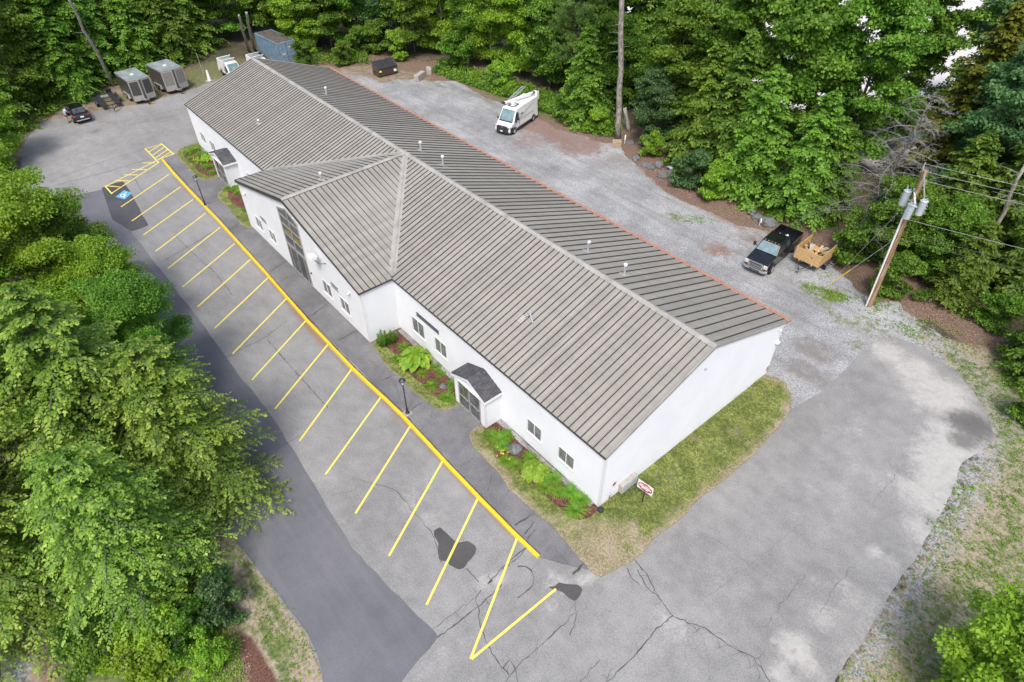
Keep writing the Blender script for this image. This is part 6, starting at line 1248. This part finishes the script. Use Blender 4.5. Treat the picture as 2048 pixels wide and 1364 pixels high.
# plywood trailer ---------------------------------------------------------
t = empty('utility_trailer', (4.68, -28.2, 0), R(92), 'small utility trailer with tall raw plywood sides beside the pickup', 'trailer'); 
one('side_panel', M['osb'], t, lambda m: m.bb(1.0, 1.03, -1.0, 1.0, .62, 1.62), .004); sym(lambda s: one('side_panel', M['osb'], t, lambda m: m.prism([(-1.25, s * .985, .62), (1.0, s * .985, .62), (1.0, s * .985, 1.62), (-1.25, s * .985, 1.72)], (0, .03, 0)), .004)); one('deck', M['dark_steel'], t, lambda m: m.bb(-1.3, 1.0, -.97, .97, .56, .62))
one('brace', M['lumber'], t, lambda m: [m.box((.96, yy, 1.05), (.05, .09, 1.1)) for yy in (-.9, -.3, .3, .9)] + [m.box((xx, s * .95, 1.1), (.09, .05, 1.1)) for xx in (-1.1, 0) for s in (1, -1)] + [m.box((1.05, yy, .6), (.05, .09, .2)) for yy in (-.5, .5)]); one('tongue', M['dark_steel'], t, lambda m: [m.tube([(1.0, s * .55, .5), (2.05, 0, .45)], .035, 6) for s in (1, -1)] + [m.cyl((1.9, 0, .05), (1.9, 0, .6), .03, 8), m.box((1.5, 0, .5), (.05, .5, .05))])
for s in (1, -1): wheel(t, -.2, s * 1.12, .3, .18); one('fender', M['dark_steel'], t, lambda m: m.prism([(.2, s * 1.03, .55), (.1, s * 1.03, .66), (-.5, s * 1.03, .66), (-.6, s * 1.03, .55)], (0, s * .2, 0)))
mb = MB(); r_ = random.Random(5)
pa = [(M['lumber'], 'board_scrap', 17), (M['steel'], 'metal_scrap', 6), (M['dark_steel'], 'panel_scrap', 5)]; dt = empty('debris_pile', (4.68, -28.3, .62), 0, 'heap of boards and scrap panels filling the plywood trailer', 'debris')
for mm, nm, n_ in pa:
    mb = MB()
    for k in range(n_): mb.box((r_.uniform(-.55, .55), r_.uniform(-.75, .7), r_.uniform(.2, .85)), (r_.uniform(.6, 1.3), r_.choice((.1, .16, .35)), .04), r_.uniform(0, 3.1), r_.uniform(-.5, .5), r_.uniform(-.4, .4))
    o = mb.build(nm, mm, dt); o['kind'] = 'stuff'
t = empty('step_ladder', (3.55, -29.3, 0), R(83), 'aluminium step ladder lying on the gravel beside the plywood trailer', 'ladder'); one('front_frame', M['steel'], t, lambda m: [m.tube([(-1.2, s * .16, .1), (1.1, s * .27, .12)], .025, 4) for s in (1, -1)] + [m.box((-1.0 + i * .32, 0, .12), (.08, .4, .03)) for i in range(7)]); one('rear_frame', M['alu'], t, lambda m: [m.tube([(-1.2, s * .2, .2), (.95, s * .32, .34)], .02, 4) for s in (1, -1)] + [m.box((-.6 + i * .7, 0, .26), (.03, .5, .03)) for i in range(3)])
# lamp posts -------------------------------------------------------------
def lamp(px, py, lab):
    x, y = g2(px, py, .07); t = empty('lamp_post', (x, y, .07), 0, lab, 'lamp post', 'lamp posts along the kerb'); k = M['dark_steel']
    one('pole', k, t, lambda m: m.tube([(0, 0, .5), (0, 0, 2.38)], [.045, .035], 10)); one('base', k, t, lambda m: m.tube([(0, 0, 0), (0, 0, .08), (0, 0, .12), (0, 0, .5), (0, 0, .56)], [.14, .14, .09, .06, .04], 10)); one('foot_slab', M['concrete'], t, lambda m: m.bb(-.22, .22, -.22, .22, -.07, .02))
    q = one('lantern', k, t, lambda m: [m.tube([(0, 0, 2.38), (0, 0, 2.46)], [.06, .1], 6)] + [m.tube([(.1 * math.cos(a), .1 * math.sin(a), 2.44), (.17 * math.cos(a), .17 * math.sin(a), 2.74)], .01, 4) for a in np.arange(6) * PI / 3]); one('lantern_glass', M['white_plain'], q, lambda m: m.tube([(0, 0, 2.46), (0, 0, 2.73)], [.085, .15], 6)); one('lantern_cap', k, q, lambda m: m.tube([(0, 0, 2.73), (0, 0, 2.76), (0, 0, 2.9), (0, 0, 2.95)], [.22, .22, .05, .015], 6))
lamp(815, 826, 'black lantern lamp post by the near porch walk'); lamp(411, 411, 'black lantern lamp post by the far porch walk')
# traffic sign -------------------------------------------------------------
x, y = g2(1284, 1004, .1); t = empty('traffic_sign', (x, y, .1), R(150), 'red and white DO NOT ENTER sign on the lawn by the gable wall', 'sign')
t.rotation_euler = (0, 0, math.atan2(-x + CAM[0], y - CAM[1]) - R(24))
one('post', M['dark_steel'], t, lambda m: m.box((0, .02, .85), (.06, .03, 1.7))); pl = one('sign_panel', M['white_plain'], t, lambda m: m.box((0, -.01, 1.28), (.92, .02, .66)), .008)
one('red_oval', M['sign_red'], pl, lambda m: m.prism([(.41 * math.cos(a), -.022, 1.28 + .285 * math.sin(a)) for a in np.linspace(0, 2 * PI, 41)[:-1]], (0, -.006, 0)))
one('white_bar', M['white_plain'], pl, lambda m: m.box((0, -.031, 1.28), (.72, .006, .10)), .004); tx('DO NOT', pl, (0, -.031, 1.405), .15, M['white_plain'], (R(90), 0, 0)); tx('ENTER', pl, (0, -.031, 1.155), .15, M['white_plain'], (R(90), 0, 0))
# utility pole ------------------------------------------------------------
x, y = g2(1738, 612); top = G(1852, 340, 10.6); H = 10.6; dx, dy = top[0] - x, top[1] - y
t = empty('utility_pole', (x, y, -.05), 0, 'wooden utility pole with three transformers and white conduit', 'utility pole'); P_ = lambda z: Vector((dx * z / H, dy * z / H, z))
one('pole', M['wood_pole'], t, lambda m: m.tube([P_(z) for z in (0, 3, 6, 9, H)], [.19, .175, .16, .145, .135], 12)); wd = Vector((.3, 1.0, 0)).normalized()
cdir = Vector((CAM[0] - x, CAM[1] - y, 0)).normalized(); rt_ = Vector((-cdir.y, cdir.x, 0)); lft = -rt_
one('conduit', M['white_plain'], t, lambda m: m.tube([P_(z) + rt_ * -.17 + cdir * .1 for z in (0, 3, 7.6)], .06, 8))
far = np.array(G(2048, 388, 10.2)); wdir = Vector((far[0] - top[0], far[1] - top[1], 0)).normalized(); cr_d = Vector((-wdir.y, wdir.x, 0))
one('crossarm', M['wood_grey'], t, lambda m: [m.tube([P_(z) + cr_d * -.1 * s - cr_d * 0, P_(z) + Vector((0, 0, 0)) + cr_d * s * 1.3], .06, 6) for z, s in ((10.3, 1), (10.3, -1))] + [m.tube([P_(9.6) + wdir * .25 + cr_d * s * 0, P_(9.6) + wdir * .25 + cr_d * s * 1.2], .055, 6) for s in (1, -1)])
one('brace', M['steel'], t, lambda m: [m.tube([P_(9.3), P_(10.25) + cr_d * s * .7], .02, 5) for s in (1, -1)])
def can(off, z):
    c = P_(z) + off; o = one('transformer', M['tr_can'], t, lambda m: m.tube([c, c + Vector((0, 0, .06)), c + Vector((0, 0, .95)), c + Vector((0, 0, 1.0)), c + Vector((0, 0, 1.06))], [.17, .23, .23, .25, .19], 16)); one('bushing', M['steel'], o, lambda m: [m.tube([c + Vector((.1, 0, 1.0)), c + Vector((.12, 0, 1.3))], .035, 6), m.tube([c + Vector((-.1, .05, 1.0)), c + Vector((-.12, .05, 1.25))], .03, 6)] + [m.sphere(tuple(c + off.normalized() * .27 + Vector((0, 0, .3 + k * .2))), .04, 6, 4) for k in range(3)]); one('mount', M['steel'], o, lambda m: m.tube([P_(z + .5), c + Vector((0, 0, .5))], .05, 6))
M['tr_can'] = mat('pale_grey_enamel', (.42, .46, .5), .35, var=.06)
can(cdir * .45, 7.5); can(lft * -.25 + rt_ * .5 - cdir * .15, 8.0) if False else can(rt_ * .55 + cdir * -.05, 7.7); can(rt_ * -.5 - cdir * .15, 8.0)
one('insulator', M['steel'], t, lambda m: [m.tube([P_(10.3) + cr_d * o_ + Vector((0, 0, .05)), P_(10.3) + cr_d * o_ + Vector((0, 0, .28))], .035, 6) for o_ in (-1.2, 0.2, 1.2)]); [one('cutout_fuse', M['white_plain'], t, lambda m: m.box(tuple(P_(9.0) + cr_d * o_ + cdir * .3), (.07, .07, .45), 0, .5)) for o_ in (-.5, .1, .6)]
def wire(a, b, sag, rad, lab, name='power_line', mt='steel', grp='power lines running right from the pole'):
    a, b = Vector(a), Vector(b); o = one(name, M[mt], None, lambda m: m.tube([a.lerp(b, i / 24) - Vector((0, 0, sag * 4 * (i / 24) * (1 - i / 24))) for i in range(25)], rad, 5)); return tag(o, lab, 'wire', grp)
pw = Vector((x, y, -.05)); M['wire_grey'] = mat('oxidised_wire', (.30, .31, .32), .6)
for z, off, rad, lab in ((10.5, 1.2, .013, 'uppermost power line leaving the pole top'), (10.5, .1, .013, 'middle power line of the top three'), (10.5, -1.2, .013, 'lowest power line of the top three'), (7.3, -.1, .014, 'single cable leaving just below the transformers'), (6.3, 0, .011, 'thin dark upper cable low on the pole'), (5.8, 0, .013, 'lowest dark cable crossing the trees')):
    a = pw + P_(z) + cr_d * off; wire(a, a + wdir * 46 + Vector((0, 0, .2)), .9, rad, lab, mt='wire_grey' if z > 7 else 'dark_steel')
for i, (za, gp, rad, lab) in enumerate(((9.0, (1680, 545), .014, 'upper guy wire from the transformers to the ground'), (5.9, (1655, 572), .016, 'lower guy wire ending in the yellow marker'))):
    gx, gy = g2(*gp); wire(pw + P_(za), (gx, gy, 0), .0, rad, lab, 'guy_wire', grp='guy wires of the utility pole')
gx, gy = g2(1655, 572); e = Vector((gx, gy, 0)); d = (pw + P_(5.9) - e).normalized(); tag(one('guy_marker', M['yellow_plastic'], None, lambda m: m.tube([e + d * .1, e + d * 2.3], .035, 8)), 'yellow plastic sleeve on the lower guy wire', 'guy marker')
# small things ------------------------------------------------------------
def hook(px, py, lab, s=1.0):
    x, y = g2(px, py); o = one('bent_pipe', M['white_plain'], None, lambda m: m.tube([(0, 0, 0), (0, 0, .62 * s)] + [(-.16 * s + .16 * s * math.cos(a), .16 * s * .6 * math.sin(a) * 0, .62 * s + .16 * s * math.sin(a)) for a in np.linspace(.3, PI, 6)] + [(-.32 * s, 0, .5 * s)], .055 * s, 8)); o.location = (x, y, 0); o.rotation_euler = (0, 0, R(-50)); tag(o, lab, 'pipe')
hook(1249, 287, 'white bent vent pipe beside the bare pine trunk', 1.2); hook(1518, 451, 'white bent vent pipe among rocks behind the pickup', .9)
block(*g2(1233, 293), 0, (.9, .8, .6), .7, 'tan broken stone block at the foot of the bare pine trunk', 'conc_tan', 'stone_block', 'stone block')
x, y = g2(420, 163); t = empty('bollard', (x, y, 0), .3, 'white tapered concrete post on the grass left of the far roof corner', 'post'); one('shaft', M['concrete_white'] if 'concrete_white' in M else M['white_plain'], t, lambda m: m.tube([(0, 0, .14), (0, 0, 1.35)], [.24, .12], 4), .01); one('base', M['concrete'], t, lambda m: m.box((0, 0, .07), (.75, .75, .14)), .01)
x, y = g2(408, 150); t2 = one('thin_pole', M['steel'], None, lambda m: m.tube([(0, 0, 0), (.05, .1, 2.6)], .03, 6)); t2.location = (x, y, 0); tag(t2, 'thin grey pole left of the white tapered post', 'pole')
x, y = g2(1338, 341); o = one('food_wrapper', M['shirt'], None, lambda m: m.add([(-.3, -.2, .28), (.0, -.26, .36), (.3, -.15, .3), (.32, .15, .34), (.02, .2, .4), (-.28, .16, .3)], [(0, 1, 4, 5), (1, 2, 3, 4)])); o.location = (x, y, 0); tag(o, 'crumpled blue and white bag caught among the bank rocks', 'litter')
x, y = g2(1201, 1021, .1); o = one('splash_pot', M['dark_steel'], None, lambda m: [m.tube([(0, 0, 0), (0, 0, .03), (0, 0, .16), (0, 0, .2), (0, 0, .2)], [.12, .16, .16, .12, .02], 12)], .0); o.location = (x, y, .1); tag(o, 'small dark round cap on the ground at the building corner', 'ground cap')
x, y = g2(572, 553, .07); o = one('fallen_leaf', M['leaf_lime'], None, lambda m: m.poly([(-.12, 0, .02), (-.03, -.09, .03), (.12, -.03, .05), (.08, .07, .02), (-.02, .1, .04)])); o.location = (x, y, .07); tag(o, 'single pale leaf on the sidewalk before the glass entrance', 'leaf')
